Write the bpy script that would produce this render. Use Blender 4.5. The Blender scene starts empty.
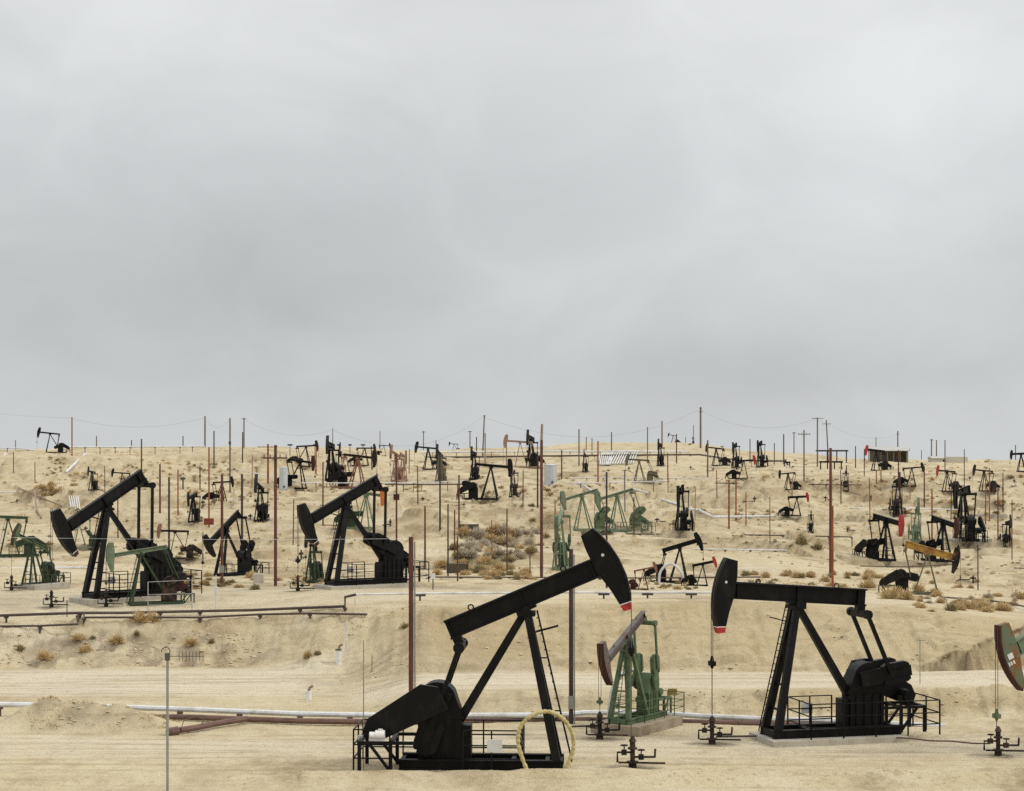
import bpy, bmesh, math, random
import numpy as np
from mathutils import Vector, Matrix
random.seed(7)
S = bpy.context.scene
COL = S.collection
R = math.radians
F, CX, YH, ZC = 1900.0, 512.0, 445.0, 20.0     # focal length in pixels, picture centre, eye level row, eye height (m)

# ---------------------------------------------------------------- mesh helper
class MB:
    def __init__(self): self.v = []; self.f = []; self.mi = []; self.m = 0
    def add(self, vs, fs):
        n = len(self.v); self.v += [tuple(p) for p in vs]
        for f in fs: self.f.append(tuple(i + n for i in f)); self.mi.append(self.m)
        return self
    def hexa(self, p):      # 8 points: bottom ring 0-3, top ring 4-7
        return self.add(p, [(3,2,1,0),(4,5,6,7),(0,1,5,4),(1,2,6,5),(2,3,7,6),(3,0,4,7)])
    def box(self, x0, x1, y0, y1, z0, z1):
        return self.hexa([(x0,y0,z0),(x1,y0,z0),(x1,y1,z0),(x0,y1,z0),(x0,y0,z1),(x1,y0,z1),(x1,y1,z1),(x0,y1,z1)])
    def cbox(self, c, sx, sy, sz):
        return self.box(c[0]-sx/2, c[0]+sx/2, c[1]-sy/2, c[1]+sy/2, c[2]-sz/2, c[2]+sz/2)
    def bar(self, a, b, w, h, w2=None, h2=None, side=(0,1,0)):
        a, b = Vector(a), Vector(b); d = (b-a).normalized(); s = Vector(side)
        if abs(d.dot(s)) > .95: s = Vector((1,0,0)) if abs(d.x) < .9 else Vector((0,0,1))
        u = (s - d*s.dot(d)).normalized(); t = d.cross(u)
        w2 = w if w2 is None else w2; h2 = h if h2 is None else h2
        q = [(-1,-1),(1,-1),(1,1),(-1,1)]
        return self.hexa([a+u*x*w/2+t*y*h/2 for x,y in q] + [b+u*x*w2/2+t*y*h2/2 for x,y in q])
    def tube(self, pts, r, n=8, cap=True):
        pts = [Vector(p) for p in pts]; rs = r if isinstance(r, (list, tuple)) else [r]*len(pts)
        up = Vector((0,0,1)); vs = []; prev = None
        for i, p in enumerate(pts):
            a = pts[max(i-1,0)]; b = pts[min(i+1,len(pts)-1)]; d = (b-a)
            d = d.normalized() if d.length > 1e-9 else up
            if prev is None:
                s = Vector((1,0,0)) if abs(d.z) > .9 else up
            else: s = prev
            u = s - d*s.dot(d)
            if u.length < 1e-6: u = Vector((0,1,0)) - d*d.y
            u.normalize(); prev = u; w = d.cross(u)
            for k in range(n):
                t = 2*math.pi*k/n; vs.append(p + (u*math.cos(t)+w*math.sin(t))*rs[i])
        fs = []
        for i in range(len(pts)-1):
            for k in range(n):
                k2 = (k+1) % n; fs.append((i*n+k, i*n+k2, (i+1)*n+k2, (i+1)*n+k))
        if cap: fs += [tuple(range(n-1,-1,-1)), tuple(range((len(pts)-1)*n, len(pts)*n))]
        return self.add(vs, fs)
    def prism(self, outline, y0, y1, tf=None):     # outline in (x,z), extruded along y
        n = len(outline); vs = [(x,y0,z) for x,z in outline] + [(x,y1,z) for x,z in outline]
        if tf: vs = [tf(*p) for p in vs]
        fs = [tuple(range(n)), tuple(range(2*n-1,n-1,-1))] + [(i,(i+1)%n+0,(i+1)%n+n,i+n)[::-1] for i in range(n)]
        return self.add(vs, fs)
    def xform(self, fn): self.v = [tuple(fn(*p)) for p in self.v]; return self
    def build(self, name, mat, parent=None, loc=None, smooth=False):
        me = bpy.data.meshes.new(name); me.from_pydata(self.v, [], self.f)
        bm = bmesh.new(); bm.from_mesh(me); bmesh.ops.recalc_face_normals(bm, faces=bm.faces); bm.to_mesh(me); bm.free()
        mats = mat if isinstance(mat, (list, tuple)) else [mat]
        for m in mats: me.materials.append(m)
        if len(mats) > 1: me.polygons.foreach_set('material_index', self.mi)
        if smooth:
            me.polygons.foreach_set('use_smooth', [True]*len(me.polygons))
            me.set_sharp_from_angle(angle=R(40))
        o = bpy.data.objects.new(name, me); COL.objects.link(o)
        if parent is not None: o.parent = parent
        if loc is not None: o.location = loc
        return o

def tag(o, label=None, cat=None, group=None, kind=None):
    if label: o['label'] = label
    if cat: o['category'] = cat
    if group: o['group'] = group
    if kind: o['kind'] = kind
    return o
def root(name, loc, yaw=0, s=1, label=None, cat=None, group=None):
    o = bpy.data.objects.new(name, None); COL.objects.link(o); o.empty_display_size = .3
    o.location = loc; o.rotation_euler = (0,0,R(yaw)); o.scale = (s,s,s)
    return tag(o, label, cat, group)
def copy_tree(o, parent=None):
    c = o.copy(); COL.objects.link(c)
    if parent is not None: c.parent = parent
    for ch in list(o.children): copy_tree(ch, c)
    return c

# ---------------------------------------------------------------- materials
def rgb(c): return (c[0], c[1], c[2], 1.0)
MATS = {}
def mat(name, col, rough=.6, metal=0., spec=.5, dirt=None, amt=.5, scale=1.5, streak=1., bump=.0, lo=.45, hi=.65):
    """paint or metal with patches of another colour (rust, dust, faded paint)"""
    m = bpy.data.materials.new(name); m.use_nodes = True; nt = m.node_tree; b = nt.nodes['Principled BSDF']
    b.inputs['Base Color'].default_value = rgb(col); b.inputs['Roughness'].default_value = rough; b.inputs['Metallic'].default_value = metal; b.inputs['Specular IOR Level'].default_value = spec
    tc = nt.nodes.new('ShaderNodeTexCoord'); mp = nt.nodes.new('ShaderNodeMapping'); mp.inputs['Scale'].default_value = (1,1,streak)
    oi = nt.nodes.new('ShaderNodeObjectInfo'); ad = nt.nodes.new('ShaderNodeVectorMath'); ad.operation = 'ADD'
    mu = nt.nodes.new('ShaderNodeMath'); mu.operation = 'MULTIPLY'; mu.inputs[1].default_value = 37.
    nt.links.new(oi.outputs['Random'], mu.inputs[0]); nt.links.new(tc.outputs['Object'], ad.inputs[0]); nt.links.new(mu.outputs[0], ad.inputs[1])
    nt.links.new(ad.outputs[0], mp.inputs['Vector'])
    nz = nt.nodes.new('ShaderNodeTexNoise'); nz.inputs['Scale'].default_value = scale; nz.inputs['Detail'].default_value = 6; nz.inputs['Roughness'].default_value = .65
    nt.links.new(mp.outputs[0], nz.inputs['Vector'])
    rp = nt.nodes.new('ShaderNodeMapRange'); rp.inputs['From Min'].default_value = lo; rp.inputs['From Max'].default_value = hi; rp.inputs['To Max'].default_value = amt
    nt.links.new(nz.outputs['Fac'], rp.inputs['Value'])
    mx = nt.nodes.new('ShaderNodeMix'); mx.data_type = 'RGBA'
    mx.inputs[6].default_value = rgb(col); mx.inputs[7].default_value = rgb(dirt or [c*.6 for c in col])
    nt.links.new(rp.outputs[0], mx.inputs[0]); nt.links.new(mx.outputs[2], b.inputs['Base Color'])
    if bump:
        n2 = nt.nodes.new('ShaderNodeTexNoise'); n2.inputs['Scale'].default_value = scale*8; n2.inputs['Detail'].default_value = 4
        nt.links.new(mp.outputs[0], n2.inputs['Vector'])
        bp = nt.nodes.new('ShaderNodeBump'); bp.inputs['Strength'].default_value = bump; bp.inputs['Distance'].default_value = .02
        nt.links.new(n2.outputs['Fac'], bp.inputs['Height']); nt.links.new(bp.outputs[0], b.inputs['Normal'])
    MATS[name] = m; return m
BLACK = mat('black_paint', (.0028,.0030,.0034), .5, spec=.18, dirt=(.024,.021,.017), amt=.8, scale=1.3, streak=.45, lo=.5, hi=.78)
DUSTY = mat('dusty_black_paint', (.004,.0043,.0046), .6, spec=.2, dirt=(.03,.023,.017), amt=.5, scale=1.2)
OLDBLACK = mat('worn_black_paint', (.009,.0085,.008), .65, spec=.2, dirt=(.10,.055,.035), amt=.7, scale=1.)
GREEN = mat('faded_green_paint', (.10,.145,.075), .75, spec=.25, dirt=(.045,.05,.03), amt=.7, scale=1.1, lo=.42, hi=.62)
PALEGREEN = mat('pale_green_paint', (.155,.205,.13), .8, spec=.2, dirt=(.10,.09,.055), amt=.6, scale=1.3)
DKGREEN = mat('dark_green_paint', (.032,.055,.028), .7, spec=.25, dirt=(.035,.027,.017), amt=.7, scale=1.2)
OLIVE = mat('olive_paint', (.12,.11,.06), .65, dirt=(.07,.055,.035), amt=.7)
RUST = mat('rust', (.115,.045,.025), .85, dirt=(.055,.028,.02), amt=.8, scale=1.2, bump=.3)
REDRUST = mat('red_brown_paint', (.065,.02,.015), .75, spec=.25, dirt=(.03,.016,.013), amt=.8, scale=1.2)
BROWN = mat('faded_brown_paint', (.25,.12,.075), .8, dirt=(.14,.07,.045), amt=.8)
PINKRUST = mat('pale_rust', (.30,.19,.13), .85, dirt=(.17,.10,.07), amt=.8)
WORNBEAM = mat('worn_beam_paint', (.115,.105,.098), .6, dirt=(.09,.04,.027), amt=.95, scale=1.2)
RED = mat('red_paint', (.46,.02,.022), .6, dirt=(.14,.018,.018), amt=.85, scale=2.5)
WHITE = mat('white_paint', (.72,.72,.70), .55, dirt=(.5,.46,.38), amt=.6, scale=2)
YELLOW = mat('rusty_yellow_paint', (.42,.25,.035), .6, dirt=(.20,.075,.025), amt=.9, scale=.9, lo=.42, hi=.6)
ORANGE = mat('orange_paint', (.60,.16,.02), .55, dirt=(.35,.09,.03), amt=.6)
HEADMIX = mat('green_paint_over_rust', (.115,.15,.095), .7, spec=.25, dirt=(.20,.085,.03), amt=1., scale=.8, lo=.47, hi=.56)
STEEL = mat('weathered_steel', (.10,.095,.085), .55, .3, dirt=(.06,.045,.035), amt=.7)
GALV = mat('galvanised_steel', (.30,.32,.29), .5, .4, dirt=(.22,.21,.17), amt=.6, scale=3)
WHITEPIPE = mat('white_pipe_wrap', (.62,.63,.63), .5, dirt=(.36,.31,.25), amt=.8, scale=1.0, lo=.46, hi=.7)
RUSTPIPE = mat('rusty_pipe_steel', (.15,.085,.065), .8, dirt=(.075,.045,.038), amt=.9, scale=.9)
DARKPIPE = mat('dark_pipe_steel', (.055,.04,.033), .75, dirt=(.10,.065,.045), amt=.7, scale=1.)
RUSTPOLE = mat('rusty_pole_steel', (.12,.042,.027), .85, dirt=(.055,.024,.02), amt=.9, scale=1.1, streak=.5, bump=.2)
ORANGEPOLE = mat('orange_rust_pole', (.27,.085,.03), .85, dirt=(.14,.05,.025), amt=.9, scale=1.1, streak=.5)
DARKPOLE = mat('dark_pole_steel', (.032,.021,.018), .75, dirt=(.06,.036,.028), amt=.8, scale=1.1, streak=.5)
WOOD = mat('weathered_pole_wood', (.16,.125,.095), .9, dirt=(.09,.068,.052), amt=.8, scale=2, streak=.2)
PALEWOOD = mat('bleached_pole_wood', (.30,.245,.19), .9, dirt=(.18,.14,.11), amt=.8, scale=2, streak=.2)
CONC = mat('pad_concrete', (.40,.37,.31), .9, dirt=(.30,.25,.185), amt=.8, scale=1.1, bump=.2)
TANCONC = mat('sandy_pad_concrete', (.30,.25,.175), .9, dirt=(.20,.15,.10), amt=.9, scale=1.3, bump=.3)
HOSE = mat('yellow_hose', (.50,.43,.19), .8, dirt=(.30,.245,.13), amt=.9, scale=4)
SIGN = mat('sign_white', (.62,.63,.62), .5, dirt=(.5,.48,.44), amt=.4)
YSIGN = mat('sign_yellow', (.36,.24,.05), .6, dirt=(.22,.13,.05), amt=.7)
BOXGREEN = mat('dark_olive_steel', (.06,.055,.03), .8, dirt=(.10,.06,.035), amt=.8)
TANK = mat('tank_paint', (.50,.54,.56), .5, dirt=(.42,.42,.40), amt=.6)
TIN = mat('tin_roof', (.42,.41,.38), .6, dirt=(.33,.31,.27), amt=.7)
SHEDWALL = mat('shed_wall', (.20,.18,.14), .8, dirt=(.14,.12,.10), amt=.6)
CREAM = mat('cream_wall', (.50,.46,.38), .8, dirt=(.4,.36,.29), amt=.6)
GLASSDK = mat('dark_opening', (.02,.02,.022), .3)
WIRE = mat('cable', (.12,.12,.12), .5)

def blade_mat(name, c1, c2):
    m = bpy.data.materials.new(name); m.use_nodes = True; nt = m.node_tree; b = nt.nodes['Principled BSDF']
    b.inputs['Roughness'].default_value = .9
    ge = nt.nodes.new('ShaderNodeNewGeometry'); oi = nt.nodes.new('ShaderNodeObjectInfo')
    ad = nt.nodes.new('ShaderNodeMath'); ad.operation = 'ADD'; fr = nt.nodes.new('ShaderNodeMath'); fr.operation = 'FRACT'
    nt.links.new(ge.outputs['Random Per Island'], ad.inputs[0]); nt.links.new(oi.outputs['Random'], ad.inputs[1]); nt.links.new(ad.outputs[0], fr.inputs[0])
    mx = nt.nodes.new('ShaderNodeMix'); mx.data_type = 'RGBA'; mx.inputs[6].default_value = rgb(c1); mx.inputs[7].default_value = rgb(c2)
    nt.links.new(fr.outputs[0], mx.inputs[0]); nt.links.new(mx.outputs[2], b.inputs['Base Color'])
    return m
TANSCRUB = blade_mat('dry_tan_twigs', (.62,.475,.255), (.41,.295,.145))
GREYSCRUB = blade_mat('grey_twigs', (.56,.49,.37), (.38,.32,.24))
DARKSCRUB = blade_mat('dull_olive_twigs', (.36,.30,.15), (.22,.175,.085))

# ---------------------------------------------------------------- noise on numpy arrays
def _h(ix, iy, seed):
    n = (ix.astype(np.int64)*374761393 + iy.astype(np.int64)*668265263 + seed*974634777) & 0xFFFFFFFF
    n = ((n ^ (n >> 13))*1274126177) & 0xFFFFFFFF
    return ((n ^ (n >> 16)) & 0xFFFF)/65535.0
def vn(x, y, seed=0):
    x = np.asarray(x, float); y = np.asarray(y, float)
    ix = np.floor(x); iy = np.floor(y); fx = x-ix; fy = y-iy
    fx = fx*fx*fx*(fx*(fx*6-15)+10); fy = fy*fy*fy*(fy*(fy*6-15)+10)
    a = _h(ix,iy,seed); b = _h(ix+1,iy,seed); c = _h(ix,iy+1,seed); d = _h(ix+1,iy+1,seed)
    return (a+(b-a)*fx)*(1-fy) + (c+(d-c)*fx)*fy
def fbm(x, y, seed=0, o=4):
    s = 0; a = .5; t = 0
    for i in range(o):
        s = s + a*vn(x, y, seed+i*17); t += a; a *= .5; x = x*2.03+11.3; y = y*2.03+5.7
    return s/t*2-1
def sst(a, b, x):
    t = np.clip((x-a)/(b-a), 0, 1); return t*t*(3-2*t)

# ---------------------------------------------------------------- terrain
# profiles: along a bearing (picture column), distance (m) -> picture row of the ground there; turned into heights
PROF = {
  -150: [(92,791),(117,718),(143,668),(150,624),(165,592),(200,565),(225,553),(285,523),(300,517),(340,503),(345,499),(424,481),(434,456),(600,452),(750,452)],
  0:   [(92,791),(117,718),(143,668),(150,624),(165,592),(200,565),(225,553),(285,523),(300,517),(340,503),(345,499),(424,481),(434,456),(600,452),(750,452)],
  120: [(92,791),(117,718),(143,667),(149.5,621),(162,598),(200,566),(225,553),(285,523),(300,517),(340,503),(345,499),(424,481),(436,455),(600,450),(750,450)],
  240: [(92,791),(117,718),(143,667),(149.5,622),(162,598),(190,574),(225,554),(231,547),(285,526),(290,521),(340,506),(400,489),(440,475),(452,452),(600,448),(750,448)],
  340: [(92,791),(117,719),(139,673),(147.5,609),(160,595),(188,577),(226,556),(232,547),(285,529),(290,523),(340,508),(402,492),(408,485),(470,468),(480,459),(560,450),(750,449)],
  430: [(92,791),(117,717),(120,692),(132,672),(143.5,607),(157,597),(190,577),(222,563),(229,549),(236,536),(300,523),(340,511),(346,505),(402,494),(408,488),(480,472),(560,457),(650,452),(750,452)],
  520: [(92,791),(117,716),(120,691),(132,672),(143,606),(157,597),(190,577),(230,554),(236,547),(285,531),(290,526),(340,512),(346,507),(402,494),(408,488),(480,472),(560,457),(650,449),(750,448)],
  600: [(92,791),(117,716),(120,691),(132,672),(143,605),(157,596),(192,577),(225,562),(231,554),(276,534),(284,530),(300,522),(340,511),(404,493),(410,485),(480,472),(560,456),(660,444),(750,443)],
  680: [(92,791),(117,716),(120,691),(132,671),(142,604),(156,596),(195,581),(230,564),(236,555),(276,536),(282,531),(300,524),(340,511),(404,493),(410,485),(480,472),(560,456),(660,443),(750,443)],
  760: [(92,791),(117,717),(120,691),(132,671),(142,604),(156,597),(192,583),(235,563),(241,555),(280,536),(330,518),(338,510),(356,485),(430,479),(520,466),(620,453),(750,452)],
  880: [(92,791),(117,717),(120,690),(132,671),(142,609),(156,601),(185,590),(224,576),(232,567),(282,548),(288,540),(325,522),(332,514),(372,494),(380,486),(430,475),(520,467),(620,461),(750,460)],
  1030:[(92,791),(117,716),(120,688),(132,668),(141,622),(152,612),(190,595),(236,572),(244,562),(296,538),(303,528),(350,508),(356,501),(400,489),(408,482),(450,474),(520,468),(620,462),(750,461)],
  1180:[(92,791),(117,716),(120,688),(132,668),(141,622),(152,612),(190,595),(236,572),(244,562),(296,538),(303,528),(350,508),(356,501),(400,489),(408,482),(450,474),(520,468),(620,462),(750,461)],
}
YG = np.arange(60, 900.01, .5)
def _prof(rows):
    ys = [r[0] for r in rows]; zs = [ZC-(r[1]-YH)*r[0]/F for r in rows]
    ys = [60, 85] + ys + [900]; zs = [4.2, 3.2] + zs + [ZC-(rows[-1][1]+2.5-YH)*900/F]
    z = np.interp(YG, ys, zs); out = z.copy()
    for i, Y in enumerate(YG):                      # smooth a little, more with distance
        k = max(1, int(Y*.0032/.5)); out[i] = z[max(0,i-k):i+k+1].mean()
    return out
PXC = np.array(sorted(PROF)); TAB = np.array([_prof(PROF[k]) for k in sorted(PROF)])
SKY_END = np.array([PROF[k][-1][1] for k in sorted(PROF)], float)
def macro(X, Y):
    X = np.asarray(X, float); Y = np.asarray(Y, float)
    px = np.clip(CX + F*X/np.maximum(Y, 60), PXC[0], PXC[-1])
    Yw = Y + (fbm(X/9, Y/9, 3, 3)*1.3 + fbm(X/2.5, Y/2.5, 4, 2)*.25)*sst(122, 140, Y)*np.clip(Y/200, .6, 3)
    yi = np.clip((Yw-60)/.5, 0, len(YG)-1.001); j = yi.astype(int); fy = yi-j
    ci = np.clip(np.searchsorted(PXC, px, side='right')-1, 0, len(PXC)-2)
    t = (px-PXC[ci])/(PXC[ci+1]-PXC[ci]); t = t*t*(3-2*t)
    z0 = TAB[ci,j]*(1-fy)+TAB[ci,j+1]*fy; z1 = TAB[ci+1,j]*(1-fy)+TAB[ci+1,j+1]*fy
    z = z0*(1-t)+z1*t
    # near: the hill the photographer stands on
    hill = np.interp(Y, [-400,-20,4,12,60,84], [19.5,18.6,18.3,16.8,4.4,3.2])
    z = np.where(Y < 84, hill, z)
    # far: land falls away behind the skyline
    ysk = np.interp(px, PXC, SKY_END)
    far_y = np.where(Y > 900, ysk + 2.5 + np.clip((Y-900)/3000, 0, 1)*6 + np.clip((Y-3900)/8000, 0, 1)*6, 0)
    zf = ZC-(far_y-YH)*Y/F
    return np.where(Y > 900, zf, z)
MOUNDS = [  # px, Y, half-width x (m), half-width y, height
  (62,114.5,2.5,1.7,1.0),(100,113.5,2.8,1.6,.85),(130,113,2.0,1.2,.6),(35,114.5,1.6,1.2,.55),(165,112.5,1.3,.8,.3),
  (20,113,1.5,1.0,.25),(640,205,6,4,.9),(560,212,5,4,.7),(300,228,7,5,1.5),(225,236,6,5,1.2),(410,252,9,6,2.4),(800,250,8,6,1.6),
  (960,300,8,7,2.0),(905,265,6,5,1.2),(740,225,6,4,.8),(990,222,5,4,1.2),
]
def masks(X, Y):
    px = CX + F*X/np.maximum(Y, 60)
    e = fbm(X/5, Y/5, 41, 3)
    # graded dirt roads
    left = sst(126,128.5,Y+e)*(1-sst(140,143,Y+e))*(1-sst(300,380,px+e*20))
    mid = sst(121,122.5,Y+e*.6)*(1-sst(130,131.5,Y+e*.6))*sst(330,420,px+e*20)
    near = sst(100.5,102.5,Y+e*.7)*(1-sst(107.5,110.5,Y+e*.7))*.6
    ter = sst(151,155,Y+e)*(1-sst(166,176,Y+e*2))*.45
    benchr = sst(345,352,Y+e*3)*(1-sst(362,368,Y+e*3))*.0
    road = np.clip(left+mid+near+ter, 0, 1)
    return road, px, e
TRACKS = [(0,99.6,.9,.3),(0,102.4,.5,1.7),(0,104.4,1.2,3.1),(0,109.6,.6,4.4),(0,127.8,.8,.9),(0,133.5,1.4,2.2),(0,137.5,.7,5.2)]
def track_mask(X, Y):
    m = 0*X
    for cx_, cy_, k_, ph_ in TRACKS:
        yc = cy_ + k_*np.sin(X/17+ph_) + .35*np.sin(X/5.3+ph_*2)
        for o_ in (-.85, .85): m = np.maximum(m, np.exp(-((Y-yc-o_)/.2)**2)*(np.abs(Y-cy_) < 6))
    return m*np.clip(.55+1.2*fbm(X/2.5, Y/2.5, 99, 3), 0, 1)
def scarp_mask(X, Y):
    sc = fbm(X/34, Y/17, 71, 4)+.12*fbm(X/4, Y/4, 72, 3); far2 = sst(203, 215, Y)*(1-sst(375, 425, Y))
    return far2*np.maximum(np.exp(-((sc-.185)/.02)**2), np.exp(-((sc+.095)/.02)**2))
def height(X, Y):
    X = np.asarray(X, float); Y = np.asarray(Y, float)
    z = macro(X, Y)
    dz = (macro(X, Y+.8)-macro(X, Y-.8))/1.6
    sl = sst(.05, .35, np.abs(dz))
    road, px, e = masks(X, Y)
    nearf = sst(70, 84, Y)
    # low berm along the near edge
    berm = .58*np.exp(-((Y-95.2-fbm(X/4,Y*0,9,2)*.8)/1.15)**2)*(.75+.5*fbm(X/3,Y/3,12,3))
    berm *= np.where(px < 300, .55, 1.0)
    z = z + berm*nearf
    for (mx, my, wx, wy, hh) in MOUNDS:
        x0 = (mx-CX)*my/F
        d = ((X-x0)/wx)**2+((Y-my)/wy)**2
        z = z + hh*np.exp(-d)*(1+.35*fbm(X/.9,Y/.9,int(mx),3)*(my < 150))
    # eroded hollow in the bank
    line = (px-918)-(671-(YH+(ZC-z)*F/np.maximum(Y,60)))*2.3
    gul = sst(-4, 9, line+fbm(X/1.3,Y/1.3,77,3)*16)*sst(131.3,132.8,Y)*(1-sst(140.5,142.5,Y+e))*sst(905,930,px)*(1-sst(1040,1100,px))
    z = z - gul*1.9
    rough = (.05+.95*sl)*(1-.8*road)
    amp = np.clip(Y/150, .7, 2.2)
    z = z + nearf*(fbm(X/7,Y/7,21,4)*.22*rough*amp + fbm(X/1.6,Y/1.6,22,4)*.24*rough*amp + fbm(X/.45,Y/.45,23,3)*.045*(.5+rough)*np.clip(1.4-road,0,1))
    # small rills running down the banks
    z = z - nearf*sl*.42*np.clip(fbm(X/.9, Y/9, 31, 3)+.1, 0, 1)*amp
    # rolling ground farther off
    farw = sst(205, 300, Y)*(1-sst(640, 760, Y))
    z = z + farw*(fbm(X/26,Y/26,51,4)*1.3 + fbm(X/8,Y/8,52,4)*.75)
    # crisp scarps
    sc = fbm(X/34, Y/17, 71, 4)+.12*fbm(X/4, Y/4, 72, 3)
    far2 = sst(203, 215, Y)*(1-sst(375, 425, Y))
    z = z + far2*(sst(.16,.19,sc)*1.1 + sst(-.12,-.09,sc)*1.0 - 1.0)*np.clip(Y/300, .8, 1.5)
    sn = fbm(X/11, Y/5, 73, 4)
    z = z + sl*(1-sst(150,160,Y))*sst(117,119,Y)*(sst(.12,.15,sn)*.38 + sst(-.18,-.15,sn)*.3 - .3)
    for cx_, cy_, k_, ph_ in TRACKS:
        yc = cy_ + k_*np.sin(X/17+ph_) + .35*np.sin(X/5.3+ph_*2)
        for o_ in (-.85, .85): z = z - .05*np.exp(-((Y-yc-o_)/.17)**2)*(np.abs(Y-cy_) < 6)
    # washed-out gullies
    g1 = np.clip(1-np.abs(fbm(X/17+fbm(X/5,Y/5,61,2)*.25, Y/15, 60, 3))*7, 0, 1)
    z = z - farw*g1*g1*1.5*np.clip(fbm(X/40,Y/40,62,2)*2+.6, 0, 1)
    return z
def gully(X, Y):
    g1 = np.clip(1-np.abs(fbm(X/17+fbm(X/5,Y/5,61,2)*.25, Y/15, 60, 3))*7, 0, 1)
    return g1*sst(205, 300, Y)*(1-sst(640,760,Y))*np.clip(fbm(X/40,Y/40,62,2)*2+.6, 0, 1)
def hxy(x, y): return float(height(np.array([x]), np.array([y]))[0])
_FY = np.concatenate([np.arange(86, 200, .15), np.arange(200, 760, .4)])
def foot(px, py, dy=0):
    """point of the ground seen at this bearing and dip"""
    c = _FY[::9]; h = height((px-CX)*c/F, c); i = np.nonzero(h >= ZC-(py-YH)*c/F)[0]
    k = int(i[0])*9 if len(i) else len(_FY)-1
    f = _FY[max(0,k-9):k+1]; X = (px-CX)*f/F; h = height(X, f); i = np.nonzero(h >= ZC-(py-YH)*f/F)[0]
    k = int(i[0]) if len(i) else len(f)-1
    return Vector((X[k], f[k], h[k]))
def on(px, Y):
    x = (px-CX)*Y/F; return Vector((x, Y, hxy(x, Y)))
def P(px, py, Y): return Vector(((px-CX)*Y/F, Y, ZC-(py-YH)*Y/F))

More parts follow.
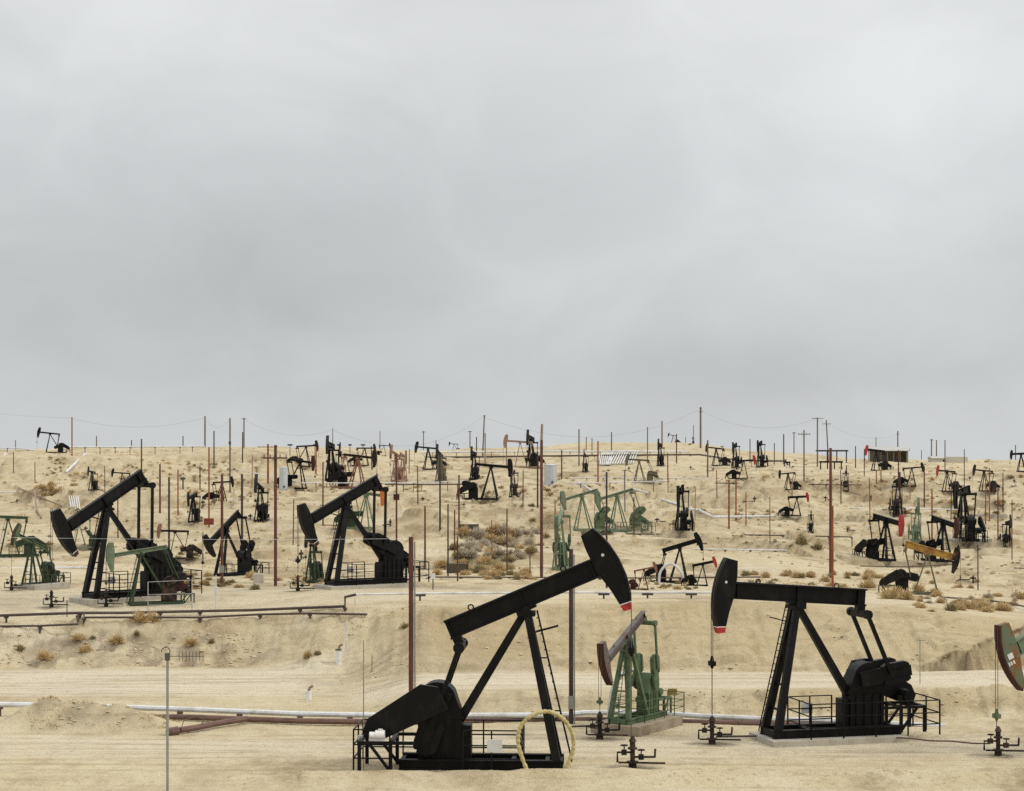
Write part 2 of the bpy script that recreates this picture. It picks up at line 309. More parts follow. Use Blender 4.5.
def line_(X, Y, Z, px): return (px-918)-(671-(YH+(ZC-Z)*F/np.maximum(Y,60)))*2.3+fbm(X/1.3,Y/1.3,77,3)*16
def build_ground():
    ys = np.concatenate([np.array([-400,-200,-100,-50,-20,-8,0,4,8,12,18,26,36,48,60,70,78]), np.arange(84,110,.16), np.arange(110,150,.2), np.arange(150,175,.35),
                         np.arange(175,260,.6), np.arange(260,480,1.3), np.arange(480,760,2.5), np.array([770,785,810,850,900,960,1050,1200,1500,2000,3000,4000,6000,9000,12000])])
    us = np.concatenate([np.array([-6000,-3500,-2000,-1200,-800]), np.arange(-500,-40,14.), np.arange(-40,1064,2.2), np.arange(1064,1530,14.), np.array([1800,2300,3200,4600,7000])])
    Yg, U = np.meshgrid(ys, us, indexing='ij')
    X = (U-CX)*np.maximum(Yg, 60)/F
    Z = height(X, Yg)
    n, m = Yg.shape
    co = np.stack([X, Yg, Z], -1).reshape(-1, 3).astype(np.float32)
    idx = np.arange(n*m).reshape(n, m)
    q = np.stack([idx[:-1,:-1], idx[:-1,1:], idx[1:,1:], idx[1:,:-1]], -1).reshape(-1, 4).astype(np.int32)
    me = bpy.data.meshes.new('ground'); me.vertices.add(n*m); me.vertices.foreach_set('co', co.ravel())
    me.loops.add(q.size); me.loops.foreach_set('vertex_index', q.ravel())
    me.polygons.add(len(q)); me.polygons.foreach_set('loop_start', np.arange(0, q.size, 4, dtype=np.int32))
    me.update(calc_edges=True); me.validate()
    me.polygons.foreach_set('use_smooth', np.ones(len(q), bool))
    # soil kinds, by place: r = graded road dust, g = grey cloddy spoil, b = ochre bank soil
    road, px, e = masks(X, Yg)
    spoil = np.zeros_like(X)
    for (a, b, y0, y1, k) in [(20,250,143,147.5,.75),(300,420,127,137,.35),(28,150,111.5,117,.75),(420,700,118,121,.3),(200,300,144,147,.5)]:
        spoil = np.maximum(spoil, k*sst(a-15,a+25,px)*(1-sst(b-25,b+15,px))*sst(y0-1.5,y0+1,Yg+e*1.2)*(1-sst(y1-1,y1+1.5,Yg+e*1.2)))
    hol = sst(-4, 9, line_(X, Yg, Z, px))*sst(131.3,132.8,Yg)*(1-sst(140.5,142.5,Yg+e))*sst(905,930,px)
    spoil = np.maximum(spoil, hol*.75)
    spoil *= np.clip(.62+1.1*fbm(X/1.3,Yg/1.3,63,3), 0, 1)
    bank = np.maximum(sst(131,134,Yg+e)*(1-sst(143,147,Yg+e))*sst(340,450,px), sst(117.3,118.2,Yg)*(1-sst(120,121.5,Yg+e*.5))*sst(700,780,px))
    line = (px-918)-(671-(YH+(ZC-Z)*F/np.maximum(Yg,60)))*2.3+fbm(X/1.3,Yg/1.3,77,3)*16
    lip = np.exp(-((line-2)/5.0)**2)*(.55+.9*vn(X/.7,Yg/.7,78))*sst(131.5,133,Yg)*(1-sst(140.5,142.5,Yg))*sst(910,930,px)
    a = np.zeros((n*m, 4), np.float32)
    a[:,0] = road.ravel(); a[:,1] = spoil.ravel(); a[:,2] = np.clip(bank, 0, 1).ravel(); a[:,3] = lip.ravel()
    at = me.attributes.new('soil', 'FLOAT_COLOR', 'POINT'); at.data.foreach_set('color', a.ravel())
    m_ = bpy.data.materials.new('desert_soil'); m_.use_nodes = True; nt = m_.node_tree; N = nt.nodes; L = nt.links
    b = N['Principled BSDF']; b.inputs['Roughness'].default_value = .95; b.inputs['Specular IOR Level'].default_value = .15
    geo = N.new('ShaderNodeNewGeometry')
    def noise(scale, detail=6, rough=.6, sc=(1,1,1)):
        mp = N.new('ShaderNodeMapping'); mp.inputs['Scale'].default_value = sc; L.new(geo.outputs['Position'], mp.inputs['Vector'])
        nz = N.new('ShaderNodeTexNoise'); nz.inputs['Scale'].default_value = scale; nz.inputs['Detail'].default_value = detail; nz.inputs['Roughness'].default_value = rough
        L.new(mp.outputs[0], nz.inputs['Vector']); return nz.outputs['Fac']
    def rng(v, a, b_, lo=0, hi=1):
        r = N.new('ShaderNodeMapRange'); r.inputs['From Min'].default_value = a; r.inputs['From Max'].default_value = b_; r.inputs['To Min'].default_value = lo; r.inputs['To Max'].default_value = hi
        L.new(v, r.inputs['Value']); return r.outputs[0]
    def mix(f, c1, c2):
        x = N.new('ShaderNodeMix'); x.data_type = 'RGBA'
        if isinstance(f, float): x.inputs[0].default_value = f
        else: L.new(f, x.inputs[0])
        for s, c in ((6, c1), (7, c2)):
            if isinstance(c, tuple): x.inputs[s].default_value = rgb(c)
            else: L.new(c, x.inputs[s])
        return x.outputs[2]
    def mul(a_, b_):
        x = N.new('ShaderNodeMath'); x.operation = 'MULTIPLY'
        for s, c in ((0,a_),(1,b_)):
            if isinstance(c, float): x.inputs[s].default_value = c
            else: L.new(c, x.inputs[s])
        return x.outputs[0]
    att = N.new('ShaderNodeAttribute'); att.attribute_name = 'soil'
    sp = N.new('ShaderNodeSeparateColor'); L.new(att.outputs['Color'], sp.inputs[0])
    c = mix(rng(noise(.045,5), .35, .65), (.56,.475,.30), (.47,.39,.24))
    spx = N.new('ShaderNodeSeparateXYZ'); L.new(geo.outputs['Position'], spx.inputs[0])
    c = mix(mul(rng(spx.outputs['Y'], 190, 250, 0, .75), rng(noise(.03,4), .3, .6, .5, 1.)), c, (.43,.36,.225))
    c = mix(rng(noise(.35,6,.65), .42, .66, 0, .6), c, (.61,.535,.385))
    c = mix(rng(noise(.13,7,.7,(1,.5,1)), .52, .66, 0, .7), c, (.34,.26,.15))
    c = mix(rng(noise(.06,8,.75,(.8,.6,1)), .54, .62, 0, .75), c, (.24,.175,.095))
    c = mix(rng(noise(.09,6,.6,(.5,1,1)), .58, .66, 0, .6), c, (.60,.53,.40))
    c = mix(mul(sp.outputs[2], rng(noise(.5,5), .25, .75, .45, 1.)), c, (.43,.345,.2))
    c = mix(mul(sp.outputs[0], rng(noise(.25,5,.6,(.3,1,1)), .3, .7, .5, 1.)), c, (.62,.555,.42))
    # wheel tracks along the roads
    tr = rng(noise(2.2,3,.5,(.03,1,1)), .5, .68, 0, .5)
    c = mix(mul(sp.outputs[0], tr), c, (.35,.275,.18))
    c = mix(rng(noise(1.9,3,.5,(.05,1,1)), .54, .66, 0, .38), c, (.38,.295,.18))
    c = mix(sp.outputs[1], c, (.235,.185,.125))
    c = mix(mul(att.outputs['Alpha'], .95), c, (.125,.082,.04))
    # pebbles, litter of twigs, dark specks
    c = mix(rng(noise(3.2,5,.75), .58, .68, 0, .55), c, (.25,.185,.11))
    c = mix(rng(noise(.9,7,.75), .56, .64, 0, .5), c, (.33,.255,.155))
    at2 = N.new('ShaderNodeAttribute'); at2.attribute_name = 'stain_shade'
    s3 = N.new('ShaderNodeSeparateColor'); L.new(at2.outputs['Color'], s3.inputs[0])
    c = mix(mul(s3.outputs[0], rng(noise(1.6,5,.7), .3, .6, .35, 1.)), c, (.13,.10,.07))  # oil-dark soil, also painted contact shade under the machines
    c = mix(mul(s3.outputs[2], .85), c, (.36,.285,.17))
    c = mix(mul(s3.outputs[1], rng(noise(.5,5,.7), .35, .6, .2, .75)), c, (.27,.195,.105))
    c = mix(rng(noise(7.5,2,.6), .64, .72, 0, .55), c, (.20,.145,.09))
    c = mix(rng(noise(5.,3,.6), .62, .72, 0, .6), c, (.66,.58,.45))
    L.new(c, b.inputs['Base Color'])
    h1 = noise(1.3,8,.7); h2 = noise(6.,4,.7)
    sm = N.new('ShaderNodeMath'); sm.operation = 'MULTIPLY_ADD'; L.new(h2, sm.inputs[0]); sm.inputs[1].default_value = .35; L.new(h1, sm.inputs[2])
    bp = N.new('ShaderNodeBump'); bp.inputs['Strength'].default_value = .8; bp.inputs['Distance'].default_value = .3
    L.new(sm.outputs[0], bp.inputs['Height']); L.new(bp.outputs[0], b.inputs['Normal'])
    me.materials.append(m_)
    o = bpy.data.objects.new('ground', me); COL.objects.link(o)
    tag(o, 'tan desert ground with graded dirt roads and bare banks', None, None, 'structure')
    return m_
SOIL = build_ground()

# ---------------------------------------------------------------- camera, sky, sun
cam = bpy.data.cameras.new('camera'); co_ = bpy.data.objects.new('camera', cam); COL.objects.link(co_)
cam.sensor_width = 36; cam.lens = F/1024*36; cam.shift_y = (YH-395.5)/1024; cam.clip_start = .5; cam.clip_end = 30000
co_.location = (0,0,ZC); co_.rotation_euler = (R(90),0,0); S.camera = co_

SUN_EL, SUN_AZ = 42, 100       # degrees; azimuth clockwise from straight ahead (+Y)
w = bpy.data.worlds.new('World'); S.world = w; w.use_nodes = True; nt = w.node_tree; N = nt.nodes; L = nt.links
bg = N['Background']; bg.inputs['Strength'].default_value = .1
sky = N.new('ShaderNodeTexSky'); sky.sky_type = 'NISHITA'; sky.sun_disc = False
sky.sun_elevation = R(SUN_EL); sky.sun_rotation = R(SUN_AZ)
tc = N.new('ShaderNodeTexCoord'); sx = N.new('ShaderNodeSeparateXYZ'); L.new(tc.outputs['Generated'], sx.inputs[0])
def wn(scale, loc, sc, detail=5, rough=.55, dist=.0):
    mp = N.new('ShaderNodeMapping'); mp.inputs['Location'].default_value = loc; mp.inputs['Scale'].default_value = sc
    L.new(tc.outputs['Generated'], mp.inputs['Vector'])
    nz = N.new('ShaderNodeTexNoise'); nz.inputs['Scale'].default_value = scale; nz.inputs['Detail'].default_value = detail; nz.inputs['Roughness'].default_value = rough; nz.inputs['Distortion'].default_value = dist
    L.new(mp.outputs[0], nz.inputs['Vector']); return nz.outputs['Fac']
def wmath(op, a, b=None, c=None):
    x = N.new('ShaderNodeMath'); x.operation = op
    for i, v in enumerate((a,b,c)):
        if v is None: continue
        if isinstance(v, (int,float)): x.inputs[i].default_value = v
        else: L.new(v, x.inputs[i])
    return x.outputs[0]
# brightness of the overcast by elevation (z of the view direction)
rp = N.new('ShaderNodeValToRGB'); L.new(sx.outputs['Z'], rp.inputs[0]); cr = rp.color_ramp
def gcol(v, t): return (v*t[0], v*t[1], v*t[2], 1)
stops = [(0.0,6.45,(.968,1.0,1.02)),(.03,6.2,(.97,1.,1.015)),(.075,6.1,(.975,1,1.01)),(.15,6.8,(.981,1,1.005)),(.24,7.6,(.986,1,1.002)),(.5,11.0,(1,1,1)),(1.0,15.5,(1,1,1))]
while len(cr.elements) < len(stops): cr.elements.new(.5)
for e_, (p_, v_, t_) in zip(cr.elements, stops): e_.position = p_; e_.color = gcol(v_/20, t_)
br = N.new('ShaderNodeVectorMath'); br.operation = 'SCALE'; L.new(rp.outputs[0], br.inputs[0]); br.inputs[3].default_value = 20
# cloud body: broad soft masses, stretched along the horizon
n1 = wn(3.2, (3.1,0.4,1.7), (1,1,2.0), 5, .5, .6); n2 = wn(9.5, (.3,2.2,.9), (1,1,1.7), 5, .55, .8)
mod = wmath('ADD', wmath('MULTIPLY', wmath('SUBTRACT', n1, .5), .34), wmath('MULTIPLY', wmath('SUBTRACT', n2, .5), .26))
def blob(cx, cz, rx, rz, amt):      # a darker or brighter bank of cloud in one direction of the sky
    dx = wmath('MULTIPLY', wmath('SUBTRACT', sx.outputs['X'], cx), 1/rx); dz = wmath('MULTIPLY', wmath('SUBTRACT', sx.outputs['Z'], cz), 1/rz)
    d = wmath('ADD', wmath('MULTIPLY', dx, dx), wmath('MULTIPLY', dz, dz))
    return wmath('MULTIPLY', wmath('EXPONENT', wmath('MULTIPLY', d, -1)), amt)
BLOBS = [(-.19,.075,.16,.050,-.13),(-.10,.12,.12,.035,-.07),(-.05,.16,.08,.02,-.04),(.20,.205,.10,.05,.06),(-.02,.165,.14,.05,-.03),(.21,.15,.10,.07,.11),(.12,.095,.09,.03,.05),(.02,.075,.06,.03,.06),(.12,.042,.10,.018,-.08),(-.2,.20,.1,.05,.05)]
for bb in BLOBS: mod = wmath('ADD', mod, blob(*bb))
md = N.new('ShaderNodeVectorMath'); md.operation = 'SCALE'; L.new(br.outputs[0], md.inputs[0]); L.new(wmath('ADD', mod, 1.0), md.inputs[3])
mx = N.new('ShaderNodeMix'); mx.data_type = 'RGBA'; mx.inputs[0].default_value = .93; L.new(sky.outputs[0], mx.inputs[6]); L.new(md.outputs[0], mx.inputs[7])
L.new(mx.outputs[2], bg.inputs['Color'])
sun = bpy.data.lights.new('sun', 'SUN'); sun.energy = 1.5; sun.angle = R(10); sun.color = (1,.96,.86)
so = bpy.data.objects.new('sun', sun); COL.objects.link(so)
az, el = R(SUN_AZ), R(SUN_EL); dirv = Vector((math.sin(az)*math.cos(el), math.cos(az)*math.cos(el), math.sin(el)))
so.rotation_euler = dirv.to_track_quat('Z', 'Y').to_euler(); so.location = (0,-20,60)
S.view_settings.view_transform = 'Standard'; S.view_settings.look = 'None'; S.view_settings.gamma = 1; S.view_settings.exposure = 0
S.render.engine = 'CYCLES'
S.cycles.use_denoising = False
# ---------------------------------------------------------------- pumpjacks
def solve_crank(E, C, r, Lp, branch):
    dx, dz = E[0]-C[0], E[1]-C[1]; D = math.hypot(dx, dz); base = math.atan2(dz, dx)
    c = (D*D + r*r - Lp*Lp)/(2*D*r); c = max(-1, min(1, c))
    return base + branch*math.acos(c)

def pumpjack(loc, yaw, s, tilt, label, d=1, main=BLACK, beam=None, head=None, tip=None, gear=None, guard=None, wts=None, branch=-1,
             rear=1, H=7.4, Lp=4.2, face=None, group='pumpjacks across the oil field', rail=True, ladder=True, skid=True, headless=False, slim=1.0, standgrid=True, bridle=True, rod_to=None, tail=3.85, bdk=None, gx=1.0, motor=None, cx=-4.0):
    """head points along +x; origin on the ground under the saddle"""
    beam = beam or main; head = head or beam; gear = gear or main; guard = guard or gear; wts = wts or gear; face = face or head
    t = root('pumpjack', loc, yaw, s, label, 'pumpjack', group)
    ti = R(tilt); ct, st = math.cos(ti), math.sin(ti); PZ = H+.05
    def bt(u, v, q): return (u*ct - q*st, v, PZ + u*st + q*ct)
    # skid
    if skid:
        m = MB()
        for y in (-.95, .95):
            if d >= 2:
                m.box(-5.95, 1.75, y-.16, y+.16, .0, .06); m.box(-5.95, 1.75, y-.16, y+.16, .40, .47); m.box(-5.95, 1.75, y-.04, y+.04, .06, .40)
            else: m.box(-5.95, 1.75, y-.15, y+.15, 0, .45)
        for x in (-5.85, -5.0, -2.8, -.6, 1.0, 1.6): m.box(x-.1, x+.1, -.79, .79, .05, .40)
        m.build('base_skid', main, t)
    # samson post
    W = .40*slim
    for y in (-1, 1):
        MB().bar((1.45, y*.95, .45), (.05, y*.26, H-.12), W, W, W*.85, W*.85).build('leg', main, t)
    if rear == 1: MB().bar((-3.15+(cx+4.0), 0, 2.2), (-.1, 0, H-.12), W, W*1.05, W*.85, W*.9).build('leg', main, t)
    else:
        for y in (-1, 1): MB().bar((-2.1 if rear == 2 else -1.55, y*.95, .45), (-.1, y*.26, H-.12), W*.9, W*.9, W*.8, W*.8).build('leg', main, t)
    if d >= 1:
        for f in ((.16,.36,.56,.76) if d >= 2 else (.3,.62)):
            x = 1.45+(.05-1.45)*f; z = .45+(H-.57)*f; y = .95+(.26-.95)*f
            MB().bar((x, -y, z), (x, y, z), .11, .11, side=(1,0,0)).build('cross_brace', main, t)
    m = MB(); m.box(-.42, .42, -.5, .5, H-.25, H-.02); m.tube([(0,-.55,PZ),(0,.55,PZ)], .2, 10)
    m.build('saddle_bearing', main, t)
    # walking beam (I section)
    m = MB(); q0, q1 = .06, 1.02; u0, u1 = -tail, 4.12; hw = .24; sm = bdk or (.62 if slim < .8 else 1)
    q1 = q0+(q1-q0)*sm
    if d >= 1:
        m.box(u0, u1, -hw, hw, q0, q0+.09); m.box(u0, u1, -hw, hw, q1-.09, q1); m.box(u0+.02, u1, -.05, .05, q0+.09, q1-.09)
        for u in ((-3.7,0,3.6) if d >= 2 else (-3.7,0,3.6)): m.box(u-.03, u+.03, -hw+.03, hw-.03, q0+.09, q1-.09)
        m.box(-.5, .5, -.34, .34, -.06, q0)
    else: m.box(u0, u1, -hw*.9, hw*.9, q0, q1)
    m.xform(bt).build('walking_beam', beam, t)
    if d >= 2:
        for u in (2.35, -2.4):
            m = MB(); m.tube([(u+.13*math.cos(a), 0, q1+.09+.13*math.sin(a)) for a in [i*math.pi/5 for i in range(11)]], .035, 6, False)
            m.xform(bt).build('lifting_ring', beam, t)
    # horse head
    Rr = 4.95; a1, a2 = R(28), R(-22.5); tot = a1-a2
    def arc(A, B, n, r=Rr): return [(r*math.cos(A+(B-A)*i/n), r*math.sin(A+(B-A)*i/n)+.0) for i in range(n+1)]
    def inner(a):      # back edge of the head
        f = (a1-a)/tot
        pts = [(0, 3.72, 2.20), (.25, 3.68, 1.40), (.5, 3.78, .22), (.72, 4.04, -.75), (1, 4.20, -1.84)]
        for (f0,x0,z0),(f1,x1,z1) in zip(pts, pts[1:]):
            if f <= f1+1e-6:
                k = (f-f0)/(f1-f0); return (x0+(x1-x0)*k, z0+(z1-z0)*k)
        return pts[-1][1:]
    def head_piece(A, B, n, mt, nm, par, y=.20):
        o = arc(A, B, n); i_ = [inner(A+(B-A)*k/n) for k in range(n+1)][::-1]
        m = MB(); m.m = 0; m.prism(o+i_, -y, y)
        if d >= 1:
            for (ra, rb) in zip(arc(A, B, n, Rr-.02), arc(A, B, n, Rr-.02)[1:]):
                m.m = 1; m.bar((ra[0],0,ra[1]), (rb[0],0,rb[1]), .66, .09)
        return m.xform(bt).build(nm, [mt, face if nm == 'horse_head' else mt], par)
    if not headless:
        if tip is None: hh = head_piece(a1, a2, 14 if d else 8, head, 'horse_head', t)
        else:
            hh = head_piece(a1, R(-17.9), 13, head, 'horse_head', t)
            if d >= 2:
                head_piece(R(-17.9), R(-18.5), 1, WHITE, 'tip_band', hh); head_piece(R(-18.5), a2, 2, tip, 'tip', hh)
            else: head_piece(R(-17.9), a2, 2, tip, 'tip', hh)
        if d >= 2 and tip is RED:
            m = MB(); m.tube([(4.33,-.225,.98),(4.33,.225,.98)], .075, 10); m.xform(bt).build('pin_cap', SIGN, hh)
    # equaliser and pitman arms
    ue, qe = -tail+.3, -.12
    E = bt(ue, 0, qe-.25); C = (cx, 3.2); sh = cx+4.0
    ph = solve_crank((E[0], E[2]), C, 1.35, Lp, branch); pin = (C[0]+1.35*math.cos(ph), C[1]+1.35*math.sin(ph))
    m = MB(); m.bar((E[0],-1.2,E[2]), (E[0],1.2,E[2]), .38, .38, side=(1,0,0))
    a = bt(ue, 0, .08); m.bar((E[0],0,E[2]), a, .5, .45)
    for y in (-1.1, 1.1): m.tube([(E[0],y-.14,E[2]),(E[0],y+.14,E[2])], .27, 10)
    m.build('equalizer', main, t)
    for y in (-1.1, 1.1): MB().bar((E[0],y,E[2]), (pin[0],y,pin[1]), .17, .21*max(slim,.8)).build('pitman_arm', main, t)
    # cranks with counterweights
    ca, sa = math.cos(ph), math.sin(ph)
    def ck(x, y, z): return (C[0]+x*ca-z*sa, y, C[1]+x*sa+z*ca)
    for y in (-1, 1):
        m = MB(); m.prism([(-.45,-.4),(.3,-.46),(2.65,-.30),(2.65,.30),(.3,.46),(-.45,.4)], y*.86-.12, y*.86+.12); m.xform(ck)
        cr_ = m.build('crank_arm', gear, t)
        
        for q in (1, -1):
            m = MB(); m.prism([(.9,q*.31),(2.5,q*.27),(2.52,q*.45),(2.3,q*.58),(1.15,q*.60),(.9,q*.48)], y*.86-.2, y*.86+.2); m.xform(ck).build('counterweight', wts, cr_)
    # gearbox on its pedestal
    m = MB(); zb = .45 if skid else 0
    m.box(-5.1+sh, -3.05+sh, -.62, .62, zb, 2.3)
    o = [(-5.15,2.3),(-5.15,3.4)]+[(-4.2+.95*math.cos(a), 3.1+.95*math.sin(a)) for a in [R(160-i*14) for i in range(10)]]+[(-2.95,2.3)]
    m.prism([(x+sh,z) for x,z in o], -.58, .58); m.tube([(C[0],-.9,C[1]),(C[0],.9,C[1])], .24, 10)
    if d >= 2:
        for x in (-4.9,-4.4,-3.9,-3.4): m.box(x+sh-.035, x+sh+.035, -.70, .70, zb+.02, 2.28)
        m.box(-3.05+sh, -2.6+sh, -.45, .45, zb, 2.0); m.box(-2.98+sh, -2.72+sh, -.62, -.46, 1.5, 1.85)
    m.build('gearbox', gear, t)
    # belt guard and motor
    if guard is not False:
        m = MB(); o = [(-4.1,3.95),(-4.9,4.05),(-7.35,2.45),(-7.6,1.85),(-7.5,1.55),(-6.5,1.55),(-3.6,2.9)]
        o = [(-4.1+(x+4.1)*gx+sh*.6, z) for x, z in o]; m.prism(o, -1.62, -1.36)
        if d >= 2: m.prism([(x*.985-.08, z*.97+.08) for x, z in o], -1.66, -1.615)
        m.build('belt_guard', guard, t)
        m = MB(); m.tube([(-7.0,-1.2,1.97),(-7.0,-.1,1.97)], .32, 12); m.tube([(-7.0,-1.05,1.97),(-7.0,-.25,1.97)], .37, 12); m.box(-7.3,-6.7,-1.0,-.3,1.5,1.75)
        if motor:
            m = MB(); m.tube([(-7.2,-2.05,1.72),(-6.93,-2.05,1.72)], .19, 14); m.tube([(-6.92,-2.05,1.76),(-6.5,-2.05,1.76)], .23, 14); m.box(-7.2,-6.5,-2.2,-1.9,1.5,1.62); m.cbox((-6.7,-2.05,2.0),.2,.2,.08)
        m.build('motor', motor or gear, t, smooth=bool(motor))
        m = MB()
        for x in (-6.2, -7.65):
            for y in (-2.3 if motor else -1.45, .5): m.bar((x,y,0), (x,y,1.5), .16, .16)
        for y in (-2.3 if motor else -1.45, .5): m.box(-7.75, -5.1, y-.1, y+.1, 1.36, 1.5)
        for x in (-7.65, -7.0, -6.2): m.box(x-.1, x+.1, -2.2 if motor else -1.35, .4, 1.38, 1.5)
        if d >= 1: ys_ = -2.3 if motor else -1.45; m.bar((-7.2,ys_,1.4), (-6.2,ys_,.1), .13, .13); m.bar((-7.2,.5,1.4), (-6.2,.5,.1), .13, .13)
        m.build('motor_stand', main, t)
    # ladder
    if ladder and d >= 1:
        A, B = Vector((2.15,0,.3)), Vector((.5,0,H-.35)); m = MB()
        for y in (-.24, .24): m.bar(A+Vector((0,y,0)), B+Vector((0,y,.35)), .055, .055)
        n = 19 if d >= 2 else 9
        for i in range(n):
            p = A.lerp(B, i/(n-1)); m.bar(p+Vector((0,-.24,0)), p+Vector((0,.24,0)), .04, .04, side=(1,0,0))
        for f in (.35, .72): p = A.lerp(B, f); m.bar(p, p+Vector((-.42,0,0)), .06, .06)
        if d >= 2: m.bar((.45,-.24,H-1.0), (1.5,-.24,H-.72), .06, .06); m.bar((.45,.24,H-1.0), (1.5,.24,H-.72), .06, .06)
        m.build('ladder', main, t)
    # guard railing
    if rail and d >= 1:
        m = MB(); zs = (.62, 1.25, 1.95) if d >= 2 else (1.0, 1.9); r = .035 if d >= 2 else .045
        def run(pts):
            for a, b in zip(pts, pts[1:]):
                n = max(1, round((Vector(b)-Vector(a)).length/1.8))
                for i in range(n+1):
                    p = Vector(a).lerp(Vector(b), i/n); m.bar((p.x,p.y,0), (p.x,p.y,zs[-1]), r*2, r*2)
                for z in zs: m.bar((a[0],a[1],z), (b[0],b[1],z), r*1.7, r*1.7)
        run([(-2.9,-1.7),(-.2,-1.7),(-.2,1.7),(-8.0,1.7),(-8.0,-1.7),(-6.3,-1.7)])
        m.build('railing', main, t)
        if d >= 2:
            MB().box(-1.75,-1.05,-1.77,-1.74,.95,1.55).build('warning_plate', SIGN, t)
    # bridle, carrier bar and polished rod
    if bridle and not headless:
        zc = max(2.4, 3.9 + Rr*math.sin(ti)*.85); xr = Rr+.06; top = PZ + (0 if -22.5 < -tilt < 28 else 0)
        if a2+ti > 0: xr = bt(Rr*math.cos(a2), 0, Rr*math.sin(a2))[0]; top = bt(0,0,0)[2]+Rr*math.sin(a2+ti)
        m = MB(); rr = .022 if d >= 2 else .03
        for y in (-.13, .13):
            m.tube([(xr,y,zc),(xr,y,top)] + [bt((Rr+.05)*math.cos(a), y, (Rr+.05)*math.sin(a)) for a in [(-ti)+(a1-.05+ti)*i/5 for i in range(1,6)] if a2 < a < a1], rr, 5)
        m.build('bridle', STEEL, t)
        if d >= 1:
            m = MB(); m.cbox((xr,0,zc), .3, .5, .26); m.tube([(xr,0,zc+.13),(xr,0,zc+.42)], [.14,.07], 8); m.tube([(xr,0,zc-.13),(xr,0,zc-.3)], [.13,.05], 8)
            m.build('carrier_bar', main, t)
        m = MB(); m.tube([(xr,0,rod_to if rod_to else 1.3),(xr,0,zc)], .028 if d >= 2 else .035, 6); m.build('polished_rod', STEEL, t)
    pass
    return t

def wellhead(loc, yaw, s, label, mt=OLDBLACK, d=1, h=1.5, arms=(1,-1)):
    STAIN_SHADE.append((loc[0], loc[1], 1.5*s, 1.1*s, 0, .8))
    t = root('wellhead', loc, yaw, s, label, 'wellhead', 'wellheads under the horse heads')
    m = MB(); m.tube([(0,0,-.1),(0,0,.25)], .2, 10); m.tube([(0,0,.25),(0,0,.34)], .3, 10); m.tube([(0,0,.34),(0,0,h*.62)], .12, 8); m.build('casing', mt, t)
    m = MB(); m.tube([(0,0,h*.62),(0,0,h*.68),(0,0,h*.7),(0,0,h*.86),(0,0,h*.88),(0,0,h*1.05)], [.24,.24,.14,.14,.2,.07], 8); m.build('stuffing_box', mt, t)
    for k in arms:
        m = MB(); z = .55 if k > 0 else .78; L_ = 1.1 if k > 0 else .75
        m.tube([(0,0,z),(k*L_,0,z)] + ([(k*L_,0,z-.5)] if k < 0 else [(k*L_,0,z),(k*(L_+.02),-.0,z+.4)]), .055, 6)
        m.cbox((k*.42,0,z), .26, .22, .26); m.tube([(k*.42,-.1,z+.12),(k*.42,-.1,z+.36)], .03, 6)
        v = m.build('valve', mt, t)
        if d: MB().tube([(k*.42+.17*math.cos(a), -.1+.17*math.sin(a), z+.36) for a in [i*math.pi/5 for i in range(11)]], .03, 5, False).build('handwheel', mt, v)
    m = MB(); m.tube([(-.7,-.12,.30),(1.6,-.12,.26)], .05, 6); m.tube([(.6,-.12,.28),(.6,.5,.18)], .05, 6); m.build('flow_line', mt, t)
    return t

def pad(loc, yaw, x0, x1, wy, h, label, mt=None):
    mt = mt or CONC
    o = MB().box(x0, x1, -wy, wy, -.35, h).build('concrete_pad', mt); o.location = loc; o.rotation_euler = (0,0,R(yaw))
    return tag(o, label, 'concrete pad', 'concrete pads under the pumpjacks')

STAIN_SHADE = []  # ellipses of oily soil that also paint contact shade into the ground
def place(px, base_y, saddle_y, yaw, tilt, label, Y=None, H=7.4, **k):
    loc = on(px, Y) if Y else foot(px, base_y)
    s = (base_y-saddle_y)*loc.y/F/(H+.1)
    c_, s_ = math.cos(R(yaw)), math.sin(R(yaw)); STAIN_SHADE.append((loc.x-2.4*s*c_, loc.y-2.4*s*s_, 4.0*s, 2.0*s, yaw, .65))
    return pumpjack(loc, yaw, s, tilt, label, H=H, **k), loc, s

def well_for(p, loc, s, yaw, label, mt=OLDBLACK, d=1, ws=None, wyaw=None, h=1.5):
    x = loc.x + 5.01*s*math.cos(R(yaw)); y = loc.y + 5.01*s*math.sin(R(yaw))
    return wellhead((x, y, hxy(x, y)), wyaw if wyaw is not None else 0, ws or s, label, mt, d, h)

# ---- the near row
A, lA, sA = place(526.5, 768, 609.5, 357, 23, 'big black pumpjack behind the yellow hose hoop, head raised to a red tip', Y=98.8, d=2, tip=RED, branch=-1, motor=WHITE)
A.location.z = lA.z+.0
well_for(A, A.location, sA, 357, 'dark wellhead under the raised red tip, standing apart in front of the row', d=2, ws=1.05)
B, lB, sB = place(796, 738, 605, 194, 4, 'big black pumpjack on a concrete pad, level beam and red-tipped head hanging down', d=2, tail=4.2, Lp=3.7, gx=1.12, tip=RED, Y=107.5, branch=1)
B.location.z = hxy(lB.x, lB.y)+.33
pad((lB.x, lB.y, lB.z), 194, -6.0, 2.1, 1.9, .32, 'pale concrete pad under the level black pumpjack')
well_for(B, lB, sB, 194, 'dark wellhead with side valves below the level black pumpjack', d=2, ws=1.0)
G, lG, sG = place(627, 724, 641, 238, -27, 'green pumpjack with a rusty brown head hanging low, worn beam and green gear behind', d=2, main=GREEN, beam=WORNBEAM, head=WORNBEAM, face=REDRUST, gear=GREEN, Y=110.8, branch=1, rear=2, slim=.95, bdk=.7)
G.location.z += .55
pad((lG.x, lG.y, lG.z), 238, -6.2*sG, 2.3*sG, 1.6, .55, 'sandy concrete block under the green pumpjack', TANCONC)
